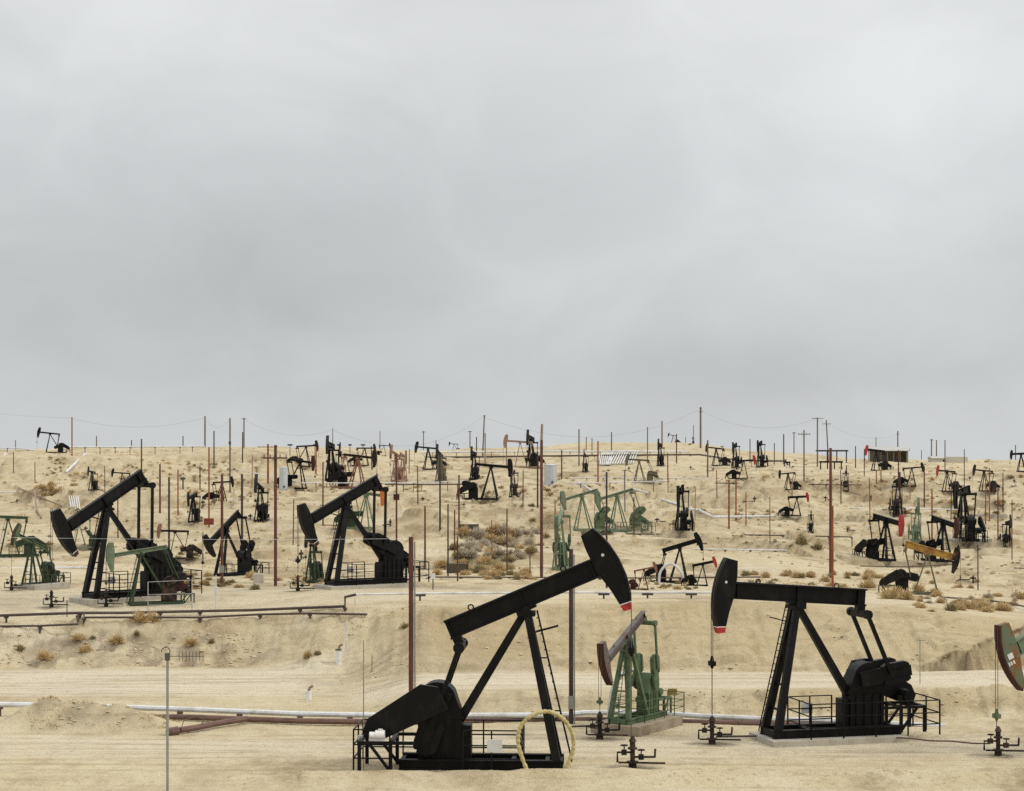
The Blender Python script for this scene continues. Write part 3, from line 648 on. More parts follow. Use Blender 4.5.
well_for(G, lG, sG, 238, 'dark wellhead with long pipe arms below the rusty brown head', d=2, ws=1.0)
lH = on(1069, 103.8)
Hh = pumpjack(lH, 198, .905, -24, 'green and rust pumpjack cut by the edge of the picture, only its patchy head showing', d=2, main=GREEN, head=HEADMIX, face=REDRUST, beam=PALEGREEN, branch=1)
MBP = MB(); MBP.box(4.25,4.62,-.222,.222,.15,.5); MBP.box(4.3,4.42,-.222,.222,-.2,.02); MBP.box(4.5,4.6,-.222,.222,-.2,.02); MBP.box(4.66,4.76,-.222,.222,-.2,.02)
_t = R(-24); MBP.xform(lambda u,v,q: (u*math.cos(_t)-q*math.sin(_t), v, 7.45+u*math.sin(_t)+q*math.cos(_t))).build('marking_plate', SIGN, [c for c in Hh.children if c.name.startswith('horse_head')][0])
well_for(Hh, lH, .886, 198, 'dark wellhead on bare ground under the green and rust head', d=2, ws=1.0)
# ---- the terrace
Cc, lC, sC = place(107, 601, 510, 221, -31, 'black pumpjack on the terrace, head down and cranks up, half hidden by a green one', d=2, tail=4.3, cx=-4.75, Lp=5.35, tip=REDRUST, branch=-1)
pad((lC.x, lC.y, lC.z), 221, -6.6, 2.6, 1.8, .3, 'pale concrete pad under the black pumpjack beside the green one')
Cc.location.z += .3
D, lD, sD = place(346, 588, 508, 213, -27, 'black pumpjack on the terrace, head down beside a small end-on unit', d=2, tail=4.2, cx=-4.75, Lp=5.05, tip=REDRUST, branch=-1)
pad((lD.x, lD.y, lD.z), 213, -6.4, 2.4, 1.7, .3, 'pale concrete pad under the black pumpjack above the white pipe end')
D.location.z += .3
well_for(Cc, lC, sC, 221, 'dark wellhead below the raised green head on the terrace', d=1, ws=.9)
well_for(D, lD, sD, 213, 'dark wellhead on a flat base under the head-down black pumpjack', d=1, ws=.9)
C2, l2, s2 = place(141, 605, 553, 203, -8, 'small green pumpjack with a rust-brown base, in front of the black one', d=1, main=DKGREEN, beam=PALEGREEN, head=PALEGREEN, gear=OLDBLACK, guard=REDRUST, wts=DUSTY, branch=1, slim=.75, rail=False, Y=158)
well_for(C2, l2, s2, 203, 'dark wellhead under the green head, in front of the black skid', d=1, ws=.9)
L1, l1, s1 = place(32, 589, 547, 240, 22, 'short green pumpjack seen end-on on a grey sill, brown-faced head', d=1, main=DKGREEN, beam=GREEN, head=GREEN, face=REDRUST, gear=DKGREEN, slim=.75, rear=2, ladder=True)
well_for(L1, l1, s1, 240, 'dark wellhead in front of the short green pumpjack', d=1, ws=.85)
pad((l1.x, l1.y, l1.z), 240, -6.5*s1, 2.4*s1, 1.5, .45, 'grey concrete sill under the short green pumpjack', CONC)
L1.location.z += .3
place(8, 557, 519, 196, 3, 'green pumpjack cut by the picture edge, beam level behind the short green one', d=1, main=DKGREEN, beam=GREEN, head=GREEN, slim=.75, rear=2)
place(79, 551, 527, 200, -24, 'pale green pumpjack partly hidden behind the tall black head', d=1, main=PALEGREEN, gear=DKGREEN, slim=.6, rear=2, rail=False)
place(226, 576, 530, 231, -37, 'black pumpjack with steep beam beside the red sign pole', d=1, main=BLACK, branch=1, slim=.9, Lp=5.2, tail=4.1)
place(175, 560, 533, 190, 2, 'small pumpjack with a brown head and dark base behind the green one', d=1, main=OLDBLACK, head=BROWN, beam=OLDBLACK, slim=.6, rail=False, ladder=False)
place(193, 523, 498, 262, -8, 'dark pumpjack seen end-on beside the rust poles on the slope', d=1, main=DUSTY, rear=2, rail=False)
place(312, 583, 545, 262, 20, 'small dark pumpjack seen end-on, just under the head-down black one', d=1, main=DKGREEN, beam=OLDBLACK, head=OLDBLACK, rear=2, slim=.7)
place(366, 531, 497, 330, -5, 'green pumpjack with an orange head showing behind the black beam', d=1, main=PALEGREEN, head=ORANGE, gear=DKGREEN, rear=2, slim=.6, rail=False)
place(50, 453, 434, 188, 6, 'dark pumpjack alone on the skyline beside a tall thin pole', d=1, main=DUSTY, rear=1, rail=False, ladder=False, slim=.75)
place(122, 490, 474, 196, 4, 'dark pumpjack showing just above the raised black beam', d=0, main=DUSTY, slim=.7)
place(260, 522, 488, 266, 12, 'narrow black pumpjack seen end-on between two rust poles', d=1, main=BLACK, rear=2, slim=.6, rail=False)
# ---- left and middle distance
place(300, 490, 463, 332, -6, 'dark pumpjack with a rust-red head beside the white tank', d=1, main=DUSTY, head=REDRUST, slim=.7, rail=False, ladder=False)
place(306, 467, 447, 345, 3, 'dark pumpjack on the slope above the white tank', d=0, main=OLDBLACK, slim=.7)
place(331, 482, 449, 265, 5, 'tall dark pumpjack end-on under the pointed mast', d=1, main=DUSTY, gear=OLDBLACK, rear=2, rail=False)
place(340, 479, 452, 95, 6, 'dark pumpjack turned away beside the tall end-on one', d=0, main=OLDBLACK, rear=2, slim=.7)
place(358, 490, 459, 340, -6, 'brown-legged pumpjack with a big oval black head', d=1, main=BROWN, beam=OLDBLACK, head=OLDBLACK, gear=DUSTY, slim=.75, rear=2, rail=False, ladder=False)
place(365, 466, 449, 350, 0, 'dark pumpjack cut off by the brow behind the oval-headed one', d=0, main=OLDBLACK, slim=.7)
place(384, 456, 446, 8, 0, 'small dark pumpjack on the brow above the rusty pair', d=0, main=OLDBLACK, slim=.7)
place(396, 482, 456, 255, 12, 'pale rusty pumpjack end-on beside the plated pole', d=1, main=PINKRUST, gear=BROWN, slim=.6, rear=2, rail=False)
place(403, 481, 456, 285, -8, 'second pale rusty pumpjack standing close to the first', d=0, main=PINKRUST, slim=.6, rear=2)
place(440, 482, 455, 262, 10, 'olive and dark pumpjack end-on behind the dark pole', d=1, main=OLIVE, beam=DUSTY, head=DUSTY, slim=.75, rear=2, rail=False, ladder=False)
place(454, 453, 445, 188, 3, 'tiny dark pumpjack on the skyline in the middle', d=0, main=DUSTY, slim=.75, Y=690)
place(474, 480, 455, 262, 4, 'dark pumpjack end-on behind the level-beamed one', d=1, main=DUSTY, slim=.8, rear=2, rail=False)
place(491, 501, 468, 352, -5, 'black pumpjack with level beam among dry bushes, cranks raised', d=1, main=DUSTY, slim=.75, rear=2, rail=False, ladder=False, branch=1)
place(513, 499, 475, 262, -8, 'small pumpjack end-on just under the black head', d=0, main=OLDBLACK, slim=.7, rear=2)
place(520, 468, 443, 183, 4, 'pale rusty pumpjack by the big pipeline with a thin beam', d=0, main=PINKRUST, slim=.5, rear=2, gear=DUSTY)
place(531, 468, 440, 258, 6, 'dark pumpjack end-on close beside the tall double pole', d=1, main=DUSTY, rear=2, rail=False, slim=.8)
# ---- the green group
place(617, 532, 496, 200, -15, 'pale green pumpjack with raised tail and a long green railing', d=1, main=PALEGREEN, gear=GREEN, slim=.6, rear=2, ladder=False, branch=1)
place(582, 533, 498, 200, -15, 'pale green pumpjack standing next to the one with the railing', d=1, main=PALEGREEN, gear=GREEN, slim=.6, rear=2, ladder=False, rail=False, branch=1)
place(560, 570, 521, 262, -16, 'green pumpjack seen end-on beside the double pole', d=1, main=PALEGREEN, gear=DKGREEN, slim=.6, rear=2, branch=1, rail=False)
place(681, 533, 496, 92, -12, 'black pumpjack seen from behind with its crossbar up', d=1, main=BLACK, rear=2, slim=.8)
place(680, 583, 548, 346, 17, 'black pumpjack with raised curved head behind the level one', d=1, main=BLACK, slim=.8, rear=2, rail=False, ladder=False, Lp=4.6)
place(703, 586, 565, 350, 12, 'small black pumpjack with a red head behind the big black head', d=1, main=BLACK, head=RED, slim=.8, rear=2, rail=False, ladder=False, guard=False)
place(644, 590, 570, 352, 12, 'rusty brown pumpjack low behind the white pipe hoop', d=1, main=REDRUST, beam=BROWN, slim=.6, rear=2, rail=False, ladder=False, guard=False)
# ---- far ridge
place(639, 482, 461, 192, 3, 'olive pumpjack in front of the rack of white pipes', d=1, main=OLIVE, gear=OLIVE, slim=.7, rear=2, rail=False, ladder=False, branch=1)
place(660, 466, 446, 258, 6, 'dark pumpjack end-on under a tall pole at the pipeline', d=1, main=DUSTY, rear=2, rail=False, slim=.8)
place(673, 441, 433, 190, 10, 'tiny rusty pumpjack on the skyline beside a thin pole', d=0, main=OLDBLACK, slim=.75, Y=690)
place(693, 442, 436, 255, 4, 'very small dark pumpjack standing on the high skyline', d=0, main=DUSTY, slim=.75, Y=700)
place(744, 480, 462, 350, 4, 'black pumpjack with a bright red head on the bench', d=1, main=DUSTY, head=RED, slim=.75, rear=2, rail=False, ladder=False)
place(735, 468, 447, 92, -8, 'dark pumpjack seen from behind above the red-headed one', d=1, main=DUSTY, rear=2, rail=False, slim=.8)
place(760, 467, 445, 92, -8, 'dark pumpjack seen from behind beside a thin pole on the bench', d=1, main=DUSTY, rear=2, rail=False, slim=.8)
place(797, 519, 501, 345, 3, 'black pumpjack with a small red head alone on the bare slope', d=1, main=BLACK, head=RED, slim=.8, rear=2, rail=False, ladder=False)
place(811, 533, 515, 262, -4, 'very small dark pumpjack end-on below the bare slope', d=0, main=DUSTY, rear=2, slim=.8)
place(876, 471, 452, 200, 6, 'dark pumpjack with a red head in front of the white-roofed shed', d=1, main=DUSTY, head=RED, slim=.8, rear=2, rail=False, ladder=False)
place(947, 492, 472, 205, 4, 'pumpjack with a bright red head half sunk behind a mound', d=0, main=OLDBLACK, head=RED, slim=.7, rear=2)
place(1021, 472, 455, 185, -2, 'dark pumpjack at the edge of the far field', d=1, main=DUSTY, slim=.8, rear=2, rail=False, ladder=False)
# ---- the cluster around the yellow beam
place(898, 517, 484, 262, 6, 'dark reddish pumpjack end-on above the pale green one', d=1, main=OLDBLACK, head=REDRUST, rear=2, rail=True, slim=.8)
place(886, 567, 528, 299, -9, 'black pumpjack with a red-fronted head beside the yellow beam', d=1, main=BLACK, head=RED, rear=2, slim=.8, ladder=False, guard=False)
place(917, 545, 513, 262, 10, 'pale green pumpjack end-on behind the yellow beam', d=1, main=PALEGREEN, rear=2, slim=.6, rail=False)
place(963, 540, 494, 92, -8, 'tall black pumpjack seen from behind with tiered platform', d=1, main=BLACK, rear=2, slim=.9)
place(943, 563, 525, 293, -10, 'black pumpjack just behind the dark head of the yellow beam', d=1, main=BLACK, head=REDRUST, rear=2, slim=.8, rail=False, guard=False)
place(928, 595, 554, 347, -15, 'old pumpjack with a rusty yellow beam and a dark head', d=1, main=OLIVE, bdk=1.15, beam=YELLOW, head=OLDBLACK, gear=DUSTY, rear=2, slim=.62, rail=False, ladder=False, guard=False, H=6.4)
REDPLATE = mat('faded_red_plate', (.22,.035,.02), .8, dirt=(.10,.03,.02), amt=.8, scale=3)
FENCEMAT = mat('dull_white_tube', (.42,.42,.40), .6, dirt=(.25,.22,.18), amt=.7)
CLOD = mat('dry_clod', (.47,.385,.25), .95, dirt=(.35,.275,.175), amt=.8, scale=.8)
# ---------------------------------------------------------------- poles
def pole(px, top, base, wpx, mt, label, Y=None, lean=0, arm=None, name='steel_pole', taper=.85, extra=None, grp='poles across the oil field', insul=True, armw=1.):
    b = on(px, Y) if Y else foot(px, base)
    h = (b.z - (ZC-(top-YH)*b.y/F)); r = max(.05, wpx*b.y/F/2)
    t = root(name, b, 0, 1, label, 'pole', grp)
    tp = Vector((lean*b.y/F, 0, -h))
    MB().tube([(0,0,-.6),(tp.x*.5,0,-h*.5+0) , tp] if False else [(0,0,-.6),(tp.x,0,-h)], [r, r*taper], 9).build('shaft', mt, t, smooth=True)
    if arm:
        for (ay, aw) in arm:     # picture row and width in pixels
            z = b.z*0 + (ZC-(ay-YH)*b.y/F) - b.z; w_ = aw*b.y/F
            xx = tp.x*z/(-h) if h else 0
            a = MB().box(xx-w_/2, xx+w_/2, -r-.12*armw, -r+.01, z-.07*armw, z+.07*armw).build('crossarm', mt, t)
            if insul:
                for k in (-.46, -.2, .2, .46): MB().tube([(xx+k*w_,-r-.05,z+.07),(xx+k*w_,-r-.05,z+.3)], .05, 6).build('insulator', STEEL, a)
    if extra: extra(t, b, r, -h)
    return t, b, -h
def sign_on(py, w, h, mt, nm):
    def f(t, b, r, hh):
        z = (ZC-(py-YH)*b.y/F) - b.z; k = b.y/F
        MB().box(-w*k/2, w*k/2, -r-.06, -r-.01, z-h*k/2, z+h*k/2).build(nm, mt, t)
    return f
def conduit(side=1, f0=0., f1=1., mt=GALV):
    def f(t, b, r, hh):
        MB().tube([(side*r*1.35,-r*.3,-.3),(side*r*1.25,-r*.3,hh*f1*.97)], r*.32, 6).build('conduit', mt, t)
    return f
def both(*fs):
    def f(*a):
        for g in fs: g(*a)
    return f
POLES = [
 # px, top, base, width, material, label
 (411,537,697,5.0,RUSTPOLE,'thick rust-brown pole standing at the tail of the big black pumpjack',dict(extra=conduit(1.2),taper=.95)),
 (571,549,724,4.6,DARKPOLE,'thick dark pole with a grey box low down, beside the big black pumpjack',dict(extra=both(conduit(1.1),sign_on(702,5.5,13,GALV,'junction_box')),taper=.95)),
 (275.5,445,586,3.4,RUSTPOLE,'tall rust pole on the terrace between the two head-down black pumpjacks',dict(arm=[(458,24)])),
 (222,475,586,3.0,RUSTPOLE,'rust-red pole with a small grey box, in front of the steep-beamed black pumpjack',dict(extra=sign_on(569,5,7,GALV,'junction_box'))),
 (242,474,563,2.6,DARKPOLE,'dark pole rising through the cranks of the steep-beamed black pumpjack',{}),
 (268,444,484,2.2,ORANGEPOLE,'orange rust pole with a long crossarm beside the white tank',dict(arm=[(447,20),(458,13)])),
 (169,477,552,2.2,DARKPOLE,'dark brown pole just behind the pumpjack with a brown head',{}),
 (160,464,515,2.0,RUSTPOLE,'rust pole on the slope just behind the raised black beam tail',{}),
 (141.5,439,479,1.6,RUSTPOLE,'rust pole rising from the bank behind the raised black beam',{}),
 (178,470,515,1.6,ORANGEPOLE,'thin orange rust pole between two brown ones on the slope',{}),
 (183,478,490,1.6,DARKPOLE,'short dark post with a cap box on the slope',dict(extra=sign_on(478.5,5,2.5,STEEL,'cap_box'))),
 (200,466,490,1.3,RUSTPOLE,'thin rust pole above the end-on dark pumpjack',{}),
 (209,447,530,1.7,ORANGEPOLE,'tall orange rust pole carrying a red plate',dict(extra=sign_on(521.5,10,6.5,REDPLATE,'red_plate'))),
 (214,431,467,1.4,DARKPOLE,'thin dark pole on the ridge beside a taller pale one',{}),
 (230,418,492,1.8,WOOD,'tall wooden pole with a small box, running from the bank into the sky',dict(extra=sign_on(443,2.5,3,STEEL,'cap_box'))),
 (205,416,447,1.7,WOOD,'tall wooden pole with a dark foot on the ridge line',{}),
 (242.6,432,463,1.3,DARKPOLE,'dark pole standing right beside the T-topped ridge pole',{}),
 (244,418,448,1.4,WOOD,'ridge pole with a short T-shaped top',dict(arm=[(419,4.5)],name='utility_pole')),
 (72,417,456,1.4,ORANGEPOLE,'tall thin pole next to the lone skyline pumpjack',{}),
 (13.5,452,473,1.0,STEEL,'thin grey post on the bank near the picture edge',{}),
 (323,462,526,1.6,RUSTPOLE,'rust pole crossing behind the head-down black beam',{}),
 (332.7,428,470,1.6,DARKPOLE,'pointed dark mast over the tall end-on pumpjack',dict(taper=.3)),
 (396.5,454,548,2.0,RUSTPOLE,'rust pole with a dark red plate behind the black cranks',dict(extra=sign_on(497,6,6,REDRUST,'red_plate'))),
 (425,506,569,2.0,RUSTPOLE,'rust pole just past the tail end of the head-down black pumpjack',{}),
 (440,452,531,1.9,DARKPOLE,'dark pole in front of the olive end-on pumpjack',{}),
 (448,504,576,1.7,DARKPOLE,'dark pole at the edge of the grey scrub, outermost of the close three',{}),
 (454.6,510,562,1.6,RUSTPOLE,'rust pole in the middle of the close three by the scrub',{}),
 (457.6,536,581,1.7,RUSTPOLE,'shorter rust pole in front of the lower olive panel',{}),
 (459,475,534,1.9,RUSTPOLE,'rust pole beside the upper olive panel',dict(arm=[(488,3)],insul=False)),
 (507,509,574,1.6,RUSTPOLE,'rust pole alone in the middle of the grey scrub',{}),
 (530,552,577,1.4,RUSTPOLE,'short rust post between the scrub and the double pole',{}),
 (541.5,440,577,3.4,RUSTPOLE,'tallest thick rust pole, with a pale splintered top, by the green group',dict(extra=lambda t,b,r,h: MB().tube([(0,0,h-.2),(.06,0,h+(440-424)*b.y/F)], [r*.8,r*.7], 8).build('splintered_top', PALEWOOD, t))),
 (537.6,452,508,1.8,DARKPOLE,'dark pole half hidden right behind the tallest rust pole',{}),
 (606.6,472,588,2.2,DARKPOLE,'dark pole crossing the pale green pumpjacks, its foot behind the raised black head',{}),
 (598,441,482,1.7,ORANGEPOLE,'orange rust pole in front of the two white pipe racks',{}),
 (561.7,450,479,1.5,RUSTPOLE,'rust pole next to the round white tank by the double pole',{}),
 (579,429,466,1.5,WOOD,'wooden pole on the slope with its top above the pale hill',{}),
 (592,438,455,1.0,RUSTPOLE,'thin rust pole at the pipeline beside the small white pipe rack',{}),
 (611.5,432,451,1.3,WOOD,'short dark-topped pole on the brow behind the large white pipe rack',{}),
 (647.5,427,463,1.2,WOOD,'thin wooden pole behind the olive pumpjack',{}),
 (662,421,447,1.5,ORANGEPOLE,'reddish pole rising over the end-on pumpjack at the pipeline',{}),
 (676.5,434,463,1.3,RUSTPOLE,'thin rust pole under the tiny skyline pumpjack',{}),
 (482.6,415,456,1.5,WOOD,'tall leaning pole with a small top bar near the level black beam',dict(lean=1.8,arm=[(416,3)],insul=False)),
 (485.2,433,464,1.6,PALEWOOD,'pale pole leaning against the sky next to the tall leaning one',{}),
 (476.5,437,455,1.2,DARKPOLE,'short dark pole just above the end-on pumpjack near the pipeline',{}),
 (506.5,441,466,1.1,PINKRUST,'thin pale rust pole under the thin-beamed rusty pumpjack',{}),
 (436,440,453,.9,STEEL,'thin grey pole at the pipeline start',{}),
 (700.6,407,448,2.0,WOOD,'tallest pole on the hilltop with a cluster at its top',dict(arm=[(412,4),(409,2)],name='utility_pole')),
 (707.7,440,477,1.7,WOOD,'wooden pole on the slope below the hilltop pole',{}),
 (729,480,531,2.0,ORANGEPOLE,'thick orange rust pole on the bare slope, nearer of a pair',{}),
 (736,480,521,1.7,ORANGEPOLE,'orange rust pole on the bare slope, just behind its pair',{}),
 (746,492,528,1.1,ORANGEPOLE,'thin short orange pole on the bare slope beside the pair',{}),
 (750,439,463,1.1,DARKPOLE,'thin dark pole between the two pumpjacks seen from behind',{}),
 (774.3,443,464,1.0,DARKPOLE,'short thin dark pole on the saddle of the ridge',{}),
 (783.7,434,464,1.3,DARKPOLE,'dark pole on the saddle of the ridge, next to the T pole',{}),
 (804,430,481,1.6,WOOD,'wooden T pole standing on the bench with one crossarm',dict(arm=[(434.3,12)],name='utility_pole')),
 (817.4,417.5,467,1.5,WOOD,'tall T pole with its crossarm at the very top',dict(arm=[(418.5,11)],name='utility_pole')),
 (828.5,420,461,1.4,WOOD,'leaning wooden pole with a crossarm, behind the thick rust pole',dict(lean=-2.2,arm=[(424,9)],name='utility_pole')),
 (830.6,448,575,3.2,RUSTPOLE,'thick rust pole above the tail of the level black beam',{}),
 (832.6,506,588,2.4,ORANGEPOLE,'orange rust pole strapped close against the thick rust one',{}),
 (855.5,446,468,1.1,DARKPOLE,'short dark pole beside the white-roofed shed',{}),
 (864.3,449,476,1.0,RUSTPOLE,'thin rust pole in front of the shed, by the red-headed pumpjack',{}),
 (876.4,470,484,1.2,ORANGEPOLE,'short orange post below the pipeline, one of two',{}),
 (881,470,484,1.2,ORANGEPOLE,'second short orange post below the pipeline',{}),
 (898.5,450,488,1.4,RUSTPOLE,'rust pole over the reddish end-on pumpjack',{}),
 (924.3,466,508,1.5,RUSTPOLE,'rust pole between the reddish end-on pumpjack and the tiered one',{}),
 (932,490,541,1.6,ORANGEPOLE,'orange rust pole behind the yellow beam',{}),
 (945,440,473,1.2,WOOD,'wooden pole rising behind the half-sunk red head',{}),
 (985.6,480,525,1.3,ORANGEPOLE,'orange rust pole at the white slab, shorter of two',{}),
 (989.4,468,521,1.4,ORANGEPOLE,'orange rust pole at the white slab, taller of two',{}),
 (1003,473,512,1.2,RUSTPOLE,'rust pole among dry bushes near the picture edge',{}),
 (964.3,449,492,1.0,STEEL,'thin grey pole behind the tiered black pumpjack',{}),
]
for (px, top, base, wpx, mt, lab, kw) in POLES: pole(px, top, base, wpx, mt, lab, **kw)
FARP = [  # beyond the skyline
 (15.5,440,1.0,None,'faint far pole beyond the pipeline ridge near the picture edge'),
 (96.5,436,1.2,None,'faint dark far pole beyond the ridge past the lone skyline pumpjack'),
 (131.5,440,1.2,None,'short faint far pole beyond the ridge beside the rust one'),
 (183,436,1.3,None,'pale far pole beyond the highest part of the bank'),
 (380,431,.9,None,'faint far pole beyond the brow above the rusty pair'),
 (423.5,431,1.0,[(432,4)],'faint far T pole beyond the brow by the pipeline start'),
 (470,431,1.2,[(431.6,4)],'pale far T pole beyond the tiny skyline pumpjack'),
 (693.5,425,.8,None,'faint far pole behind the very small skyline pumpjack'),
 (685.6,437,.8,None,'faint short far pole behind the high skyline'),
 (794,432,1.1,[(433,4)],'faint far T pole over the saddle of the ridge'),
 (876,437,.9,None,'faint far pole behind the shed roof'),
 (897.8,431,1.4,[(434,2.5)],'pale far pole with a box top behind the shed gable'),
 (931.5,439,1.3,[(440,3.5)],'far T pole above the cream house'),
 (936.5,440,1.2,None,'far plain pole next to the T pole above the cream house'),
 (921.5,450,.8,None,'faint far stump of a pole before the cream house'),
 (1015.5,445,1.1,None,'faint far pole above the pumpjack at the field edge'),
]
for (px, top, wpx, arm, lab) in FARP: pole(px, top, 0, wpx, WOOD, lab, Y=880, arm=arm, name='utility_pole', grp='faint poles beyond the skyline', insul=False, armw=2)

# ---------------------------------------------------------------- overhead wires
def wire(pts, sag, r, label):
    q = []
    for a, b in zip(pts, pts[1:]):
        for i in range(13):
            t = i/12; p = a.lerp(b, t); p.z -= sag*4*t*(1-t); q.append(p)
    m = MB(); m.tube(q, r, 4); return tag(m.build('overhead_wire', WHITEPIPE if 'pale' in label else WIRE), label, 'wire', 'overhead wires')
wire([P(-60,404,880), P(72,418,450)], 1.2, .018, 'thin wire coming in from the picture edge to the pole by the skyline pumpjack')
wire([P(72,418.5,450), P(205,417.5,470), P(230,419,420)], 2.2, .018, 'thin sagging wire linking the three tall ridge poles')
wire([P(244,419,470), P(332.7,430,420)], 2.4, .018, 'thin sagging wire from the T-topped ridge pole to the pointed mast')
wire([P(332.7,430,420), P(482.6,417,510)], 5.5, .02, 'thin deep-sagging wire from the pointed mast to the leaning pole')
wire([P(482.6,417,510), P(700.6,409,600)], 7, .022, 'long faint wire between the leaning pole and the hilltop pole')
wire([P(700.6,410,600), P(817,418.5,520)], 4, .022, 'faint wire from the hilltop pole to the tall T pole')
wire([P(817,419,520), P(897.8,434,880)], 3.5, .022, 'faint wire running from the tall T pole toward the shed')
wire([P(-40,536.5,121), P(411,538.5,125)], .12, .008, 'pale cable strung low across the terrace pumpjacks to the thick rust pole')
MATS_W = WIRE

# ---------------------------------------------------------------- pipes
def pipe(pts, r, mt, label, sup=None, supmt=DARKPIPE, name='pipeline', grp='pipelines on the ground', n=8, tee=False):
    t = root(name, pts[0], 0, 1, label, 'pipe', grp); o = Vector(pts[0])
    q = [Vector(p)-o for p in pts]
    fine = []
    for a, b in zip(q, q[1:]):
        k = max(1, int((b-a).length/3)); fine += [a.lerp(b, i/k) for i in range(k)]
    fine.append(q[-1])
    MB().tube(fine, r, n).build('pipe_run', mt, t, smooth=True)
    if sup:
        for px, Y in sup:
            # point on the run at that bearing
            best = min(fine, key=lambda p: abs(CX+F*(p.x+o.x)/(p.y+o.y)-px)); w_ = best+o; g = hxy(w_.x, w_.y)
            m = MB(); m.box(best.x-.07, best.x+.07, best.y-.07, best.y+.07, g-o.z-.3, best.z-r)
            if tee: m.box(best.x-.45, best.x+.45, best.y-.12, best.y+.12, best.z-r-.14, best.z-r+.0)
            else: m.box(best.x-.16, best.x+.16, best.y-r*1.2, best.y+r*1.2, best.z-r-.12, best.z-r+.02)
            m.build('pipe_support', supmt, t)
    return t
def og(px, Y, dz): p = on(px, Y); p.z += dz; return p
def flat(px, Y, dz): return Vector(((px-CX)*Y/F, Y, 3.2+dz))
pipe([flat(-60,117.9,.72), flat(60,117.6,.70), flat(180,116.4,.62), flat(300,115,.52), flat(400,114.4,.5), flat(560,114.8,.48), flat(585,116,.45), flat(650,116.3,.42), flat(700,114.8,.42), flat(770,113.6,.40), flat(850,113.4,.3), flat(945,113,.05)], .165, WHITEPIPE,
     'long white pipe along the foot of the near bank, upper of two', sup=[(15,0),(150,0),(210,0),(270,0),(330,0),(470,0),(540,0)], supmt=RUSTPIPE)
pipe([flat(112,116.0,.15), flat(180,115.7,.24), flat(300,114.3,.2), flat(400,113.8,.2), flat(585,115.2,.16), flat(700,114.2,.14), flat(800,113.2,.12), flat(900,112.8,-.1)], .175, RUSTPIPE, 'thick rusty pipe lying just below the long white pipe', sup=None)
pipe([flat(247,114.6,.3), flat(215,112.6,.28), flat(196,111.2,.26), flat(180,110.4,.24)], .18, RUSTPIPE, 'short rusty branch pipe ending open on the dirt track')
pipe([flat(177.5,110.3,.22), flat(172,110.0,.2), flat(168,110.1,.15)], .26, RUSTPIPE, 'rusty valve lump lying at the end of the branch pipe', name='pipe_fitting', grp='rusty fittings')
pipe([P(197,736,111), P(181,729,111), P(184,720,111.4), P(197,716,111.6), P(204,720,111.6), P(200,727,111.4)], .035, RUSTPIPE, 'loop of bent rusty wire beside the branch pipe', name='wire_loop', grp='rusty fittings', n=5)
pipe([P(355,611,151), P(355,594.5,151), P(420,593.5,152), P(560,592.5,152), P(735,592.5,152)], .08, WHITEPIPE, 'thin white pipe on T supports along the terrace edge', sup=[(430,0),(510,0),(594,0),(651,0),(709,0)], tee=True)
pipe([P(428,577,186), P(560,577.5,186), P(640,578,186), P(760,577,187)], .07, DARKPIPE, 'thin dark pipe on posts in front of the scrub', sup=[(x,0) for x in range(436,760,36)])
def gpath(pts, dz): return [foot(x, y)+Vector((0,0,dz)) for x, y in pts]
_e = foot(345, 611); _e.z += .35
pipe(gpath([(-30,621),(80,618.5),(120,617.5),(200,615.5),(250,614.5),(300,613)],.35) + [_e, P(345,597,_e.y), P(356,594.5,_e.y)], .11, DARKPIPE, 'dark pipe along the terrace edge rising at a bend to the white one', sup=[(x,0) for x in (20,90,150,210,280,330)])
pipe(gpath([(84,618),(84,622.5),(140,622),(200,621.5),(260,620.5),(310,619.5),(367,619)],.3), .085, DARKPIPE, 'dark pipe just below the bent one, ending over the bank', sup=[(x,0) for x in (110,170,218,260,320)])
pipe(gpath([(-30,630.5),(40,630),(78,629),(78,624.5)],.3), .08, DARKPIPE, 'short dark pipe lowest on the terrace edge', sup=[(x,0) for x in (10,45,75)])
pipe([P(-30,569,196), P(50,568,196), P(96,567.5,196)], .12, WHITEPIPE, 'white pipe behind the end-on green pumpjack', sup=[(5,0),(30,0),(72,0),(78,0),(90,0)])
pipe([P(27,528.5,284), P(64,527.5,284), P(110,524.5,285), P(210,524,286), P(300,523,288), P(345,523.5,288)], .13, WHITEPIPE, 'white pipe crossing the slope behind the terrace pumpjacks', sup=[(x,0) for x in (40,90,130,190,250,290)])
pipe([P(200,526.5,283), P(270,525.5,284), P(345,525.5,285)], .14, BROWN, 'brown pipe just below the white one behind the rust poles', sup=[(x,0) for x in (230,300)])
pipe([P(112,515.8,310), P(170,516.5,310)], .16, WHITEPIPE, 'short white pipe seen behind the raised black beam', sup=[(130,0),(160,0)])
pipe([P(200,462,470), P(300,483,400), P(380,483,400), P(430,482.5,402), P(465,481,404)], .11, WHITEPIPE, 'thin white pipe running below the white tank', sup=[(x,0) for x in (320,350,380,410,440,460)])
pipe([P(385,484.5,396), P(440,484.5,396), P(475,484,398)], .14, DARKPIPE, 'thin dark pipe below the pale rusty pair', sup=[(395,0),(420,0),(455,0)])
pipe([P(330,514,330), P(390,513.5,330), P(425,509,342)], .13, WHITEPIPE, 'thin white pipe climbing past the black cranks', sup=[(350,0),(400,0)])
pipe([P(120,487,392), P(200,490,392), P(236,491,392)], .14, DARKPIPE, 'thin dark pipe on posts along the bench below the bank', sup=[(x,0) for x in (125,147,170,200,228)])
pipe([P(421,452.5,560), P(480,451.8,560), P(560,451.5,562), P(640,451.5,565), P(690,451.5,570)], .24, WHITEPIPE, 'big white pipeline along the far ridge, upper of two', sup=[(x,0) for x in range(430,690,28)])
